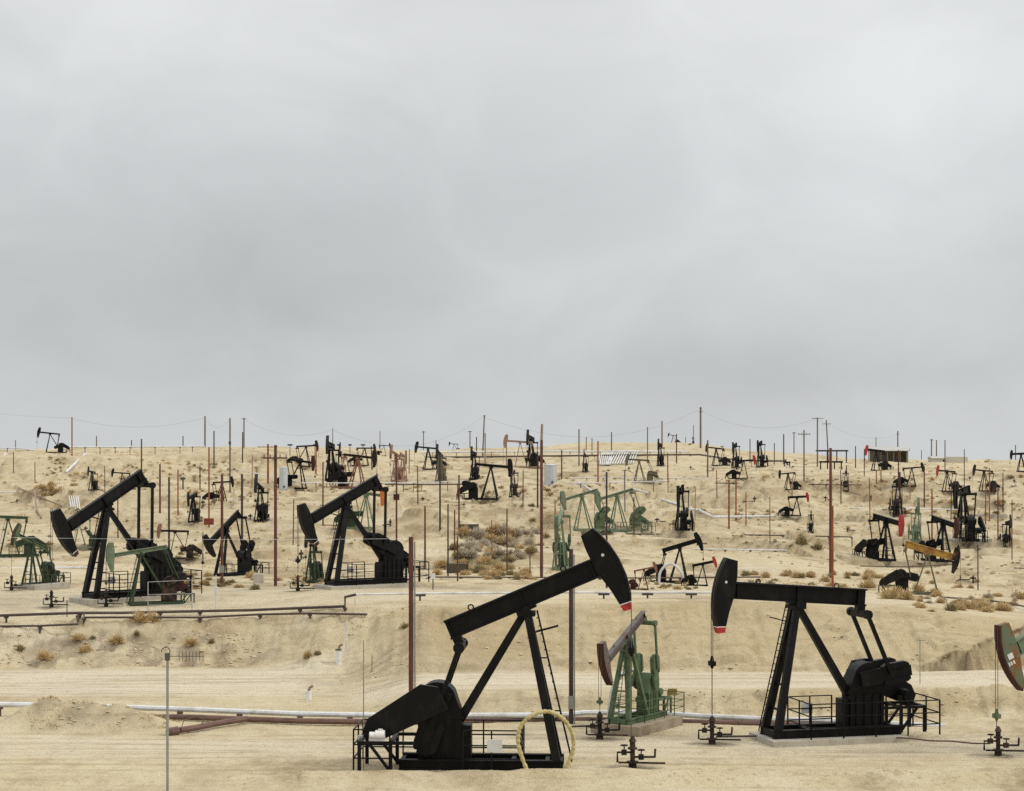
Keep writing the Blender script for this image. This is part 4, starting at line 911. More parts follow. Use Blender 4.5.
pipe([P(424,457.4,553), P(480,456.8,553), P(560,455.8,555), P(640,455.0,558), P(700,454.6,562), P(722,458,560)], .24, DARKPIPE, 'big dark pipeline along the far ridge, lower of two', sup=[(x,0) for x in range(430,720,32)])
pipe([P(70,447.2,470), P(130,446.8,472), P(205,446.5,474)], .19, WHITEPIPE, 'white pipeline along the top of the bank, beyond the lone skyline pumpjack', sup=[(x,0) for x in (86,98,110,132,150,175,196)])
pipe([P(-30,447,500), P(20,448.3,496), P(36,450.5,490)], .15, WHITEPIPE, 'white pipe on the ridge at the picture edge', sup=[(5,0),(25,0)])
pipe([P(700,454.8,565), P(740,460.5,520), P(775,461,520), P(786,461,518), P(788,465,517)], .22, DARKPIPE, 'thin pipe stepping down behind the red-headed pumpjack', sup=[(750,0),(783,0)])
pipe([P(832,470.6,500), P(900,471.2,500), P(960,472.5,500), P(1034,474,500)], .2, WHITEPIPE, 'white pipeline crossing the far field below the shed', sup=[(x,0) for x in range(845,1034,24)])
pipe([P(930,474.4,492), P(1034,476,492)], .24, DARKPIPE, 'dark pipe just below the white pipeline near the picture edge', sup=[(x,0) for x in range(940,1034,26)])
pipe([P(570,478,420), P(620,477.5,420), P(690,478.5,418), P(722,478.5,418)], .11, WHITEPIPE, 'white pipe on low supports under the olive pumpjack', sup=[(x,0) for x in (586,602,624,640,660,680,700,715)])
pipe([P(566,483.5,404), P(610,482.5,404), P(668,481,404)], .11, WHITEPIPE, 'second white pipe on low supports, nearer than the first', sup=[(x,0) for x in (580,615,652,665)])
def gpath(pts, dz): return [foot(x, y)+Vector((0,0,dz)) for x, y in pts]
pipe(gpath([(578,484),(588,490),(600,499)], .3), .2, WHITEPIPE, 'white pipe running down the slope beside the tall double pole')
pipe(gpath([(632,490),(648,495),(664,502),(680,507)], .3), .2, WHITEPIPE, 'white pipe slanting down toward the black pumpjack seen from behind')
pipe(gpath([(688,511),(700,515),(713,519),(740,519.5),(775,519)], .3), .19, WHITEPIPE, 'white pipe slanting down the bare slope past the orange poles', sup=None)
pipe([P(540,534,272), P(640,534,272), P(760,535,272), P(852,537,272)], .09, DARKPIPE, 'thin dark pipe along the track in front of the green group', sup=[(x,0) for x in range(550,852,30)])
pipe(gpath([(86,455),(78,463),(66,474)], .35), .26, WHITEPIPE, 'white pipe slanting down the bank beside the dry gully')
pipe(gpath([(6,455),(-4,466)], .35), .24, WHITEPIPE, 'white pipe running down the bank at the picture edge')
for a, lab in [([(18,489),(38,498),(58,504)],'fallen brown pipe slanting across the slope, upper of three'),([(22,494),(44,501),(62,508)],'fallen brown pipe slanting across the slope, middle of three'),([(34,494),(37,512),(41,523)],'thin fallen pipe lying steeply down the slope')]:
    pipe(gpath(a, .2), .13, PINKRUST, lab, grp='fallen pipes')
pipe(gpath([(830,487),(845,492),(872,499)], .15), .06, DARKPIPE, 'thin dark line lying across the slope beside the thick rust pole')
pipe(gpath([(860,569),(905,570),(950,568),(1030,572)], .35), .06, DARKPIPE, 'thin dark pipe behind the yellow beam pumpjack')
pipe(gpath([(940,600),(985,603),(1010,606),(1034,612)], .25), .07, DARKPIPE, 'thin dark pipe through the dry bushes near the picture edge')
pipe([flat(890,107.2,.32), flat(912,106.4,.36), flat(930,105.5,.38), flat(952,105.2,.4), flat(972,104.6,.38), flat(990,104.2,.42)], .045, RUSTPIPE, 'thin flow pipe from the pad corner to the wellhead under the green head', sup=None, grp='flow pipes')
pipe([flat(716,107.2,.35), flat(740,107.4,.33), flat(762,107.8,.30)], .06, DARKPIPE, 'thin flow pipe from the side-valve wellhead to the pad', grp='flow pipes')
pipe([flat(568,109.6,.55), flat(585,109.4,.62), flat(597,108.8,.6)], .06, DARKPIPE, 'thin pipe arm reaching from the dark pole to the wellhead', grp='flow pipes')

# banks of parallel white pipes
def bank_of(n, p0, p1, q0, q1, r, label, grp):
    for i in range(n):
        f = i/(n-1)
        a = foot(p0[0]+(p1[0]-p0[0])*f, p0[1]+(p1[1]-p0[1])*f); b = foot(q0[0]+(q1[0]-q0[0])*f, q0[1]+(q1[1]-q0[1])*f)
        a.z += .45+r; b.z += .3+r
        o = MB().tube([Vector((0,0,0)), b-a], r, 8).build('white_pipe', WHITEPIPE, smooth=True); o.location = a
        tag(o, label, 'pipe', grp)
bank_of(11, (614,453),(638,452.5),(607,466),(633,465), .17, 'white pipe lying in the large slanting bank of pipes by the olive pumpjack', 'large bank of white pipes')
bank_of(7, (600,455),(612,455),(598,466.5),(610,466.5), .17, 'white pipe lying in the small upright bank of pipes by the orange pole', 'small bank of white pipes')
bank_of(5, (69,499),(78,499),(71,512),(80,513), .09, 'white pipe lying in the bundle on the slope behind the tall black head', 'bundle of white pipes')

# ---------------------------------------------------------------- tanks, sheds, panels, fences
def tank(px, base, wpx, hpx, label, ribs=False):
    b = foot(px, base); k = b.y/F; r = wpx*k/2; h = hpx*k
    t = root('storage_tank', b, 0, 1, label, 'tank', 'white storage tanks')
    m = MB(); m.tube([(0,0,-.3),(0,0,h)], r, 28)
    if ribs:
        for i in range(20): a = 2*math.pi*i/20; m.bar((r*math.cos(a),r*math.sin(a),0),(r*math.cos(a),r*math.sin(a),h),.1,.1)
    m.build('shell', TANK, t, smooth=True)
    MB().tube([(0,0,h),(0,0,h+.12),(0,0,h+r*.25)], [r*1.04,r*1.04,.15], 28).build('roof', TANK, t)
    MB().tube([(r*.3,-r*1.02,.5),(r*.3,-r*1.02-.3,.5)], .25, 10).build('manhole', STEEL, t)
tank(283.5, 489, 8.5, 21, 'pale blue-white tank beside the tall crossarm pole')
tank(550.5, 485, 12, 19, 'white ribbed tank behind the tallest rust pole', True)
def shed():
    b = on(888, 610); k = b.y/F; w = 39*k; base = b.z
    zt = ZC-(447.5-YH)*b.y/F-base; ze = ZC-(450.5-YH)*b.y/F-base; d = 7
    t = root('shed', b, -14, 1, 'long open-fronted shed with a pale tin roof on the far skyline', 'shed')
    MB().box(-w/2+.2, w/2-.2, d/2-.2, d/2, -1, ze).build('back_wall', SHEDWALL, t)
    m = MB(); m.add([(w/2,-d/2,-1),(w/2,d/2,-1),(w/2,d/2,ze),(w/2,0,zt-.15),(w/2,-d/2,ze),(w/2-.15,-d/2,-1),(w/2-.15,d/2,-1),(w/2-.15,d/2,ze),(w/2-.15,0,zt-.15),(w/2-.15,-d/2,ze)],[(0,1,2,3,4),(9,8,7,6,5),(0,5,6,1),(1,6,7,2),(2,7,8,3),(3,8,9,4),(4,9,5,0)]); m.build('gable_wall', SHEDWALL, t)
    for i in range(7): x = -w/2+.3+i*(w-.6)/6; MB().box(x-.1,x+.1,-d/2,-d/2+.2,-1,ze).build('post', SHEDWALL, t)
    m = MB()
    for s_ in (-1, 1): m.add([(-w/2-.5,s_*(d/2+.5),ze-.15),(w/2+.5,s_*(d/2+.5),ze-.15),(w/2+.5,0,zt),(-w/2-.5,0,zt),(-w/2-.5,s_*(d/2+.5),ze),(w/2+.5,s_*(d/2+.5),ze),(w/2+.5,0,zt+.15),(-w/2-.5,0,zt+.15)],[(0,1,2,3),(4,5,6,7),(0,1,5,4),(1,2,6,5),(2,3,7,6),(3,0,4,7)])
    m.build('roof', TIN, t)
shed()
def house():
    b = on(939, 616); k = b.y/F; w = 19*k; h = (b.z and ZC-(457-YH)*b.y/F-b.z)
    t = root('small_house', b, 8, 1, 'small cream hut with two dark windows on the far field', 'hut')
    MB().box(-w/2,w/2,-1.8,1.8,-1,h*.8).build('wall', CREAM, t)
    m = MB(); m.add([(-w/2-.2,-2.1,h*.8),(w/2+.2,-2.1,h*.8),(w/2+.2,2.1,h*.8),(-w/2-.2,2.1,h*.8),(-w/2-.2,0,h*1.12),(w/2+.2,0,h*1.12)],[(0,1,5,4),(2,3,4,5),(0,4,3),(1,2,5),(3,2,1,0)]); m.build('roof', TIN, t)
    for x in (.6, 2.0): MB().box(x,x+.9,-1.84,-1.79,h*.25,h*.6).build('window', GLASSDK, t)
house()
b = on(957, 610); o = MB().box(-3.2,3.2,-1,1,-1,1.9).build('low_wall', CREAM); o.location = b; tag(o, 'low cream block wall beside the small hut', 'wall')
def racked(px, Y, wpx, ztop, label, n=4):
    b = on(px, Y); k = b.y/F; w = wpx*k; zt = ZC-(ztop-YH)*b.y/F-b.z
    t = root('pipe_rack', b, 0, 1, label, 'pipe rack', 'dark pipe racks')
    MB().box(-w/2,w/2,-.6,.6,zt-.45,zt).build('deck', DUSTY, t)
    for i in range(n): x = -w*.45+w*.9*i/(n-1); MB().box(x-.12,x+.12,-.3,.3,-.5,zt-.45).build('post', DUSTY, t)
racked(832, 560, 32, 450, 'long dark pipe rack on the skyline beside the leaning pole')
racked(831, 500, 23, 461, 'low dark pipe rack on the slope behind the thick rust pole')
racked(787, 515, 6, 461.5, 'small dark rack at the foot of the ridge poles', 2)
for i, (px, w_) in enumerate([(290,5),(315,4),(339,4),(350,3.5),(363,4.5)]):
    b = on(px, 470); k = b.y/F; zt = ZC-(445.6-YH)*b.y/F-b.z
    t = root('lamp_rack', b, 0, 1, ['dark crossbar post on the brow beside the white tank','dark crossbar post on the brow behind the pumpjack by the tank','dark crossbar post just past the pointed mast','smallest dark crossbar post on the brow','dark crossbar post above the oval black head'][i], 'post', 'crossbar posts on the brow')
    MB().box(-.07,.07,-.07,.07,-.5,zt).build('post', DUSTY, t); MB().box(-w_*k/2,w_*k/2,-.12,.12,zt,zt+.35).build('crossbar', DUSTY, t)
def panel(px, base, wpx, hpx, label):
    b = foot(px, base); k = b.y/F; w = wpx*k; h = hpx*k
    t = root('steel_bin', b, 3, 1, label, 'bin', 'olive steel bins')
    MB().box(-w/2,w/2,-.5,.5,.05,h).build('body', BOXGREEN, t)
    for x in (-w/2-.08, w/2): MB().box(x,x+.08,-.55,.55,-.3,h+.05).build('end_post', RUST, t)
panel(468.5, 533, 19, 8, 'olive steel bin at the upper edge of the scrub')
panel(457.5, 573, 20, 9.5, 'olive steel bin at the lower edge of the scrub, behind rust poles')
def white_fence():
    t = root('pipe_fence', on(170, 153), 0, 1, 'white pipe fence in front of the rust-brown pumpjack base', 'fence'); o = Vector(t.location)
    Y = 153; A = P(148,582,Y)-o; Bq = P(192,580,Y)-o; A2 = P(148,605,Y)-o; B2 = P(192,604.5,Y)-o
    MB().bar(A,Bq,.045,.045).build('rail', FENCEMAT, t); MB().bar(A.lerp(A2,.55),Bq.lerp(B2,.55),.045,.045).build('rail', FENCEMAT, t); MB().bar(A2,B2,.045,.045).build('rail', FENCEMAT, t)
    for a, c in ((A,A2),(Bq,B2)): MB().bar(a,c+Vector((0,0,-.6)),.06,.06).build('post', FENCEMAT, t)
white_fence()
def slab(px, base, wpx, d, label):
    b = foot(px, base); w = wpx*b.y/F
    o = MB().box(-w/2,w/2,0,d,-1.0,.35).build('concrete_slab', CONC); o.location = b; tag(o, label, 'concrete slab', 'pale concrete slabs')
slab(969, 543, 46, 4, 'pale concrete slab under the tiered black pumpjack')
slab(992, 519, 30, 5, 'pale concrete slab behind the two orange poles')
slab(960, 487, 10, 2, 'small pale slab on the far slope before the white pipeline')
o = MB().box(-.5,.5,-.4,.4,-.2,.85).build('meter_box', CREAM); o.location = foot(258.5, 583); tag(o, 'cream meter box on the terrace between the two black pumpjacks', 'box')

# ---------------------------------------------------------------- foreground: antenna, hose hoop, bollards, small masts
def antenna():
    b = on(167.5, 88); t = root('antenna_mast', b, 0, 1, 'thin galvanised mast with a small comb antenna and a loop at its top', 'antenna mast')
    h = ZC-(655-YH)*88/F-b.z; k = 88/F
    MB().tube([(0,0,-.5),(0,0,h)], .062, 10).build('mast', GALV, t, smooth=True)
    a = MB(); a.bar((-.05,-.07,h-.05),(36.5*k,-.07,h-.05),.035,.035); a = a.build('antenna_boom', STEEL, t)
    for i in range(8): x = (12+i*3.4)*k; MB().tube([(x,-.07,h-.28),(x,-.07,h+.18)], .014, 5).build('element', STEEL, a)
    MB().cbox((0,0,h-.08), .22, .18, .34).build('bracket', STEEL, t)
    MB().tube([(-.08+.2*math.cos(x), 0, h+.18+.17*math.sin(x)) for x in [R(-60+i*28) for i in range(10)]], .02, 6).build('cable_loop', DARKPIPE, t)
antenna()
def hoop(pts, r, mt, label, name='hose_hoop', bumps=0):
    P_ = [Vector(p) for p in pts]; q = []
    for i in range(len(P_)-1):
        p0, p1, p2, p3 = P_[max(i-1,0)], P_[i], P_[i+1], P_[min(i+2,len(P_)-1)]
        for j in range(14):
            t = j/14; q.append(.5*((2*p1)+(p2-p0)*t+(2*p0-5*p1+4*p2-p3)*t*t+(3*p1-p0-3*p2+p3)*t**3))
    q.append(P_[-1]); o = q[0].copy()
    rs = [r*(1+bumps*math.sin(i*1.7)+bumps*.6*math.sin(i*.61)) for i in range(len(q))]
    ob = MB().tube([p-o for p in q], rs, 10).build(name, mt, smooth=True); ob.location = o
    return tag(ob, label, 'hose')
hoop([P(532,781,96),P(526,768,96),P(518.5,745,96),P(520.5,727,96),P(532,715.5,96),P(548,711.5,96.2),P(562,718,96.4),P(571.5,731,96.6),P(573.5,748,96.7),P(567,766,96.8),P(562,782,96.8)], .105, HOSE, 'thick yellow hose bent into a hoop in front of the big black pumpjack', bumps=.16)
hoop([P(659,583,182),P(660,573,182),P(665,566,182),P(671,564,182),P(677,567,182),P(682,575,182),P(684,584,182)], .12, WHITEPIPE, 'white hoop of pipe on the terrace before the rusty brown pumpjack')
hoop([P(609,728,113.5),P(610,705,113.5),P(614,685,113.5),P(625,672.5,113.6),P(637,671,113.8),P(645,679,114),P(648,694,114.2),P(648,716,114.2)], .13, WHITEPIPE, 'pale hose looped up behind the legs of the green pumpjack', bumps=.05)
def bollard(px, base, wpx, hpx, label, top):
    b = foot(px, base); k = b.y/F; r = wpx*k/2; h = hpx*k
    t = root('vent_pipe', b, 0, 1, label, 'vent pipe', 'white vent pipes'); MB().tube([(0,0,-.3),(0,0,h)], r, 14).build('pipe', WHITE, t, smooth=True)
    MB().tube([(0,0,h),(0,0,h+.12)], r*1.08, 14).build('collar', top, t)
    MB().tube([(0,0,h+.1),(.1,0,h+.35),(.3,0,h+.45)], .09, 8).build('elbow', PINKRUST, t)
bollard(338.5, 664, 6, 13, 'white vent pipe with an olive collar at the foot of the bank', OLIVE)
bollard(308.5, 700, 6, 7, 'short white vent pipe beside the dirt road', WHITE)
def mast(px, top, base, label, Y=None, r=.03, mt=GALV, box=None, tee=None):
    b = on(px, Y) if Y else foot(px, base); h = ZC-(top-YH)*b.y/F-b.z
    t = root('thin_mast', b, 0, 1, label, 'mast', 'thin masts'); MB().tube([(0,0,-.3),(0,0,h)], r, 6).build('shaft', mt, t)
    k = b.y/F
    if box: z = ZC-(box[0]-YH)*b.y/F-b.z; MB().cbox((box[3]*k,-.1,z), box[1]*k, .15, box[2]*k).build('meter', SIGN, t)
    if tee: MB().box(-tee*k*.3, tee*k*.7, -.03, .03, h-.05, h).build('crossbar', mt, t)
mast(363.5, 640, 770, 'hair-thin mast with a white meter at the tail of the big black pumpjack', Y=98, r=.028, box=(741,4.5,12,-3))
mast(920, 640, 684, 'thin T-topped stake on the bank beside the eroded hollow', tee=8, r=.03)
mast(346, 619, 652, 'thin pale riser on the bank under the end of the dark pipe', mt=WHITEPIPE, r=.05)
mast(67, 600, 617, 'thin dark stake near the wellhead of the end-on green pumpjack', mt=DARKPIPE, r=.04)
mast(216, 575, 614, 'thin white stake beside the rust-red pole with a grey box', mt=WHITEPIPE, r=.04, box=(590,4,7,0))
mast(372, 655, 672, 'thin crooked stake on the bank', mt=DARKPIPE, r=.025)
mast(410, 573, 590, 'white meter on a short post at the tail of the head-down black pumpjack', mt=DARKPIPE, r=.05, box=(576,5,5,0))
mast(433, 573, 590, 'second white meter on a post just past the railing end', mt=DARKPIPE, r=.05, box=(576,4.5,5.5,0))
for (px, py, Y, w_, h_, mt, lab) in [(672.5,692,115.2,.55,.42,YSIGN,'rusty yellow plate on the railing behind the green pumpjack')]:
    o = MB().box(-w_/2,w_/2,-.02,.02,-h_/2,h_/2).build('warning_plate', mt); o.location = P(px,py,Y); tag(o, lab, 'sign')

# ---------------------------------------------------------------- dry shrubs
def shrub_mesh(name, mt, n, seed, flatk=.75, wide=1.0, tw=.03):
    rnd = random.Random(seed); m = MB()
    lob = [(rnd.uniform(-.35,.35), rnd.uniform(-.3,.3), rnd.uniform(.6,1)) for _ in range(5)]
    for i in range(n):
        cx, cy, sc = rnd.choice(lob)
        a = rnd.uniform(0, 2*math.pi); el = math.asin(rnd.uniform(.02, 1)); rr = sc*rnd.uniform(.55, 1.0)*.62
        d = Vector((math.cos(a)*math.cos(el), math.sin(a)*math.cos(el), math.sin(el)*flatk*1.25))
        b = Vector((cx*rnd.uniform(.3,1), cy*rnd.uniform(.3,1), 0)) + d*rr*rnd.uniform(.0,.55); t = Vector((cx,cy,0)) + d*rr + Vector((rnd.uniform(-.1,.1),rnd.uniform(-.1,.1),rnd.uniform(-.06,.06)))
        if t.z < .0: t.z = .02
        s = Vector((rnd.uniform(-1,1),rnd.uniform(-1,1),rnd.uniform(-.6,.6))).normalized()*tw*rnd.uniform(.6,1.6)
        mid = b.lerp(t,.55)+s*1.2
        m.add([b-s*.4, b+s*.4, mid+s, t, mid-s], [(0,1,2,3,4)])
    me_o = m.build(name, mt); me = me_o.data; bpy.data.objects.remove(me_o); return me
SH = {}
for k, mt in (('tan',TANSCRUB),('grey',GREYSCRUB),('dark',DARKSCRUB)):
    SH[k] = [shrub_mesh('shrub', mt, 460, 11+i+len(k)*7, tw=.024) for i in range(3)]
    SH[k+'s'] = [shrub_mesh('shrub', mt, 150, 51+i+len(k)*7, tw=.045) for i in range(4)]
def shrub(px, base, wpx, kind, label, grp, hk=.8, Y=None):
    b = on(px, Y) if Y else foot(px, base); w = wpx*b.y/F
    me = random.choice(SH[kind if wpx > 11 else kind+'s'])
    o = bpy.data.objects.new('shrub', me); COL.objects.link(o); o.location = b-Vector((0,0,.02*w)); o.rotation_euler = (0,0,random.uniform(0,6.28))
    s = w/1.5; o.scale = (s, s*random.uniform(.7,1), s*hk*random.uniform(.85,1.2)*1.5)
    return tag(o, label, 'shrub', grp)
NEARSH = [
 (139,622,20,'tan','big tan tumbleweed against the dark pipes, outer of two touching'),(152,622,16,'tan','big tan tumbleweed against the dark pipes, inner of two touching'),
 (79,641,13,'tan','tan tumbleweed on the bank, first of the loose row below the pipes'),(85,652,13,'tan','tan tumbleweed low on the bank, below its neighbour'),
 (93,640,8,'dark','small olive tuft on the bank between two tumbleweeds'),(118,643,17,'tan','wide tan tumbleweed on the bank below the big pair'),
 (136,636,11,'dark','olive-brown tumbleweed on the bank just below the big pair'),(192,646,14,'tan','dark-hearted tan tumbleweed on the bank below the antenna comb'),
 (212,643,9,'dark','small olive tumbleweed beside the dark-hearted one'),(405,628,10,'dark','small olive tuft high on the bank before the thick rust pole'),
 (318,655,9,'dark','tiny olive tuft at the foot of the bank near the vent pipe'),(308,658,14,'tan','low tan tuft spread at the foot of the bank'),
 (45,659,16,'tan','low tan tuft in the grey spoil at the bank foot'),(20,651,10,'dark','low olive tuft in the grey spoil near the picture edge'),
 (892,599,24,'tan','large tan bush below the yellow beam, outer of a pair'),(907,600,20,'tan','large tan bush below the yellow beam, inner of a pair'),
 (868,588,18,'tan','tan bush between the thick rust pole and the yellow beam'),(952,611,15,'dark','grey-tan bush below the dark head of the yellow beam'),
 (968,609,18,'tan','tan bush on the bank near the eroded hollow, lowest of its row'),(985,610,20,'tan','broad tan bush in the row by the thin pipe'),(1003,611,18,'tan','tan bush at the end of the row by the thin pipe'),
 (803,545,15,'dark','large olive bush alone on the bare slope'),(818,549,14,'dark','smaller olive bush beside the large one on the bare slope'),
 (918,592,16,'tan','tan bush at the legs of the yellow beam pumpjack'),(935,595,12,'tan','small tan bush just past the legs of the yellow beam pumpjack'),
]
for (px, by, wp, k, lab) in NEARSH: shrub(px, by, wp*1.4, k, lab, 'dry shrubs standing apart', hk=1.0)
CL = [  # cluster: count, polygon box, kinds, size, label
 (40,(452,534,533,563),('grey','grey','grey','dark','tan'),(12,25),'grey dry bush in the thicket between the rust poles','grey scrub thicket'),
 (22,(436,536,566,580),('tan','tan','tan','dark'),(13,24),'tan bush in the row under the grey thicket','tan row under the thicket'),
 (16,(640,700,583,590),('tan','dark'),(8,14),'low tan bush behind the thin dark pipe by the white hoop','bushes by the white hoop'),
 (24,(745,880,574,590),('tan','tan','dark'),(10,22),'low tan bush in the strip behind the level black beam','strip behind the level beam'),
 (22,(915,1024,596,612),('tan','tan','grey'),(11,24),'tan bush on the bank top beside the thin dark pipe','bushes on the bank top'),
 (14,(862,1010,572,592),('tan','grey'),(6,13),'dry bush around the yellow beam pumpjack','bushes around the yellow beam'),
 (18,(186,262,575,590),('tan','dark'),(9,18),'tan bush at the foot of the rust-red pole','bushes by the rust-red pole'),
 (12,(278,322,574,588),('tan',),(7,12),'tan bush in front of the small end-on pumpjack','bushes by the end-on unit'),
 (12,(155,215,545,562),('tan','tan','dark'),(6,12),'tan bush around the pumpjack with a brown head','bushes by the brown head'),
 (14,(30,75,485,497),('tan',),(8,16),'tan bush in the strip below the bank with fallen pipes','strip by the fallen pipes'),
 (16,(38,66,458,476),('tan','dark'),(4,8),'dry bush in the slanting gully of the bank','bushes in the bank gully'),
 (18,(52,140,474,482),('tan','tan','dark'),(4,9),'small tan bush along the foot of the bank','bushes at the bank foot'),
 (20,(245,440,486,494),('tan','tan','dark'),(5,10),'tan bush in the strip below the white tank','strip below the tank'),
 (20,(140,235,462,480),('dark','tan'),(4,9),'dull bush scattered on the high bank','bushes on the high bank'),
 (16,(178,300,492,506),('dark','tan'),(5,11),'dull bush on the slope among the rust poles','bushes among the rust poles'),
 (22,(470,560,486,502),('tan','tan','dark'),(6,12),'tan bush around the level-beamed black pumpjack','bushes by the level beam'),
 (14,(545,620,478,492),('tan',),(5,10),'tan bush on the slope before the pipe banks','bushes before the pipe banks'),
 (12,(520,560,500,560),('tan','dark'),(6,12),'tan bush beside the tallest rust pole','bushes by the tallest pole'),
 (14,(680,790,510,522),('dark','tan'),(5,10),'dull bush along the slanting white pipe','bushes along the slanting pipe'),
 (10,(640,800,520,560),('dark','grey'),(3,8),'small dull bush on the bare slope','bushes on the bare slope'),
 (20,(715,860,478,484),('dark','tan'),(3,8),'small dull bush along the bench edge','bushes along the bench edge'),
 (34,(880,1024,476,520),('tan','tan','dark'),(5,13),'tan bush on the far field past the shed','bushes on the far field'),
 (12,(840,960,466,476),('tan',),(4,8),'small tan bush along the far white pipeline','bushes by the far pipeline'),
 (16,(960,1024,500,570),('tan','grey'),(5,12),'dry bush near the two orange poles','bushes by the orange poles'),
 (12,(130,330,530,560),('dark','tan'),(4,9),'dull bush on the slope behind the terrace','bushes behind the terrace'),
 (10,(0,60,530,552),('tan','dark'),(5,10),'tan bush behind the cut-off green pumpjack','bushes by the cut-off unit'),
]
TODO = []
for (n, (x0,x1,y0,y1), kinds, (s0,s1), lab, grp) in CL:
    for i in range(int(n*1.5)):
        wp = s0+(s1-s0)*random.random()**1.6
        TODO.append((wp, random.uniform(x0,x1), random.uniform(y0,y1), random.choice(kinds), lab, grp, random.uniform(.6,1.0)))
TODO.sort(key=lambda t: -t[0])
for (wp, px, by, k, lab, grp, hk) in TODO[:265]: shrub(px, by, wp, k, lab, grp, hk=hk)
# the many smaller ones: scrub that reads as a mass
rest = [t for t in TODO[265:]]
for i in range(2600):
    px = random.uniform(-30, 1054); by = 460+(random.random()**1.2)*120
    b = foot(px, by)
    if float(fbm(np.array([b.x/16]), np.array([b.y/11]), 97, 3)[0]) + 1.1*float(gully(np.array([b.x]), np.array([b.y]))[0]) > .10+.25*random.random(): rest.append((random.uniform(2,7), px, by, random.choice(('tan','tan','dark')), '', '', .7))
bank_ = {k: MB() for k in ('tan','grey','dark')}
lo = {k: [shrub_mesh('x', TANSCRUB, 46, 71+i+len(k), tw=.075) for i in range(3)] for k in bank_}
for (wp, px, by, k, lab, grp, hk) in rest:
    b = foot(px, by); sc = wp*b.y/F/1.5; me = random.choice(lo[k]); a = random.uniform(0,6.28); ca, sa = math.cos(a)*sc, math.sin(a)*sc
    bank_[k].add([(b.x+v.co.x*ca-v.co.y*sa, b.y+v.co.x*sa+v.co.y*ca, b.z+v.co.z*sc*hk*1.5) for v in me.vertices], [tuple(p.vertices) for p in me.polygons])
scr = MB()
for q, k in enumerate(('tan','grey','dark')): scr.m = q; scr.add(bank_[k].v, bank_[k].f)
scr_me = bpy.data.meshes.new('scrub'); scr_me.from_pydata(scr.v, [], scr.f)
for mt in (TANSCRUB, GREYSCRUB, DARKSCRUB): scr_me.materials.append(mt)
scr_me.polygons.foreach_set('material_index', scr.mi)
scr_o = bpy.data.objects.new('scrub', scr_me); COL.objects.link(scr_o); tag(scr_o, 'low dry scrub thinly spread over the far slopes', None, None, 'stuff')
for (px, by, lab) in [(690,441.5,'smallest'),(722,444.5,'wide'),(738,447,'dark')]:
    b = on(px, 655)
    shrub(px, by, 6, 'dark', lab+' dark bush on the high skyline', 'bushes on the skyline', Y=655)

# ---------------------------------------------------------------- ground litter: clods and tufts (nobody could count them)
def clods(n, seed):
    g = np.random.default_rng(seed); X = []; Yv = []; R_ = []
    def zone(k, px0, px1, Y0, Y1, r0, r1, pw=2.2):
        px = g.uniform(px0, px1, k); Y = g.uniform(Y0, Y1, k); x = (px-CX)*Y/F
        keep = fbm(x/1.8, Y/1.8, 91, 3) > g.uniform(-.35, .45, k)
        X.append(x[keep]); Yv.append(Y[keep]); R_.append((r0+(r1-r0)*g.random(k)**pw)[keep])
    zone(1900, -40, 260, 143.5, 148, .02, .2, 4); zone(420, 290, 420, 128, 138, .02, .16, 3); zone(1100, 30, 150, 111.5, 116, .02, .17, 4); zone(3600, -60, 1090, 93.3, 97.8, .012, .09, 4)
    zone(1100, 420, 1090, 117.5, 121, .02, .14, 3); zone(1600, 340, 1090, 131, 145, .02, .2, 4); zone(900, -60, 1090, 98, 117, .012, .05, 3); zone(800, -60, 1090, 150, 240, .04, .2, 3); zone(1400, -60, 1090, 240, 450, .08, .45, 3)
    X = np.concatenate(X); Yv = np.concatenate(Yv); R_ = np.concatenate(R_); Z = height(X, Yv)
    ico = [(0,0,1)]+[(math.cos(a)*.9,math.sin(a)*.9,.35) for a in [i*2*math.pi/5 for i in range(5)]]+[(math.cos(a+.6),math.sin(a+.6),-.4) for a in [i*2*math.pi/5 for i in range(5)]]
    fc = [(0,1+i,1+(i+1)%5) for i in range(5)]+[(1+i,6+i,1+(i+1)%5) for i in range(5)]+[(1+(i+1)%5,6+i,6+(i+1)%5) for i in range(5)]
    m = MB()
    for x, y, z, r in zip(X, Yv, Z, R_):
        sx, sy, sz = r*g.uniform(.7,1.3), r*g.uniform(.7,1.3), r*g.uniform(.3,.6); a = g.uniform(0,6.28); ca, sa = math.cos(a), math.sin(a)
        m.add([(x+(p[0]*ca-p[1]*sa)*sx*g.uniform(.75,1.2), y+(p[0]*sa+p[1]*ca)*sy*g.uniform(.75,1.2), z+p[2]*sz) for p in ico], fc)
    me = bpy.data.meshes.new('clods'); me.from_pydata(m.v, [], m.f); me.materials.append(CLOD); o = bpy.data.objects.new('clods', me); COL.objects.link(o)
    tag(o, 'loose clods and stones strewn over the banks and track edges', None, None, 'stuff')
clods(1, 5)
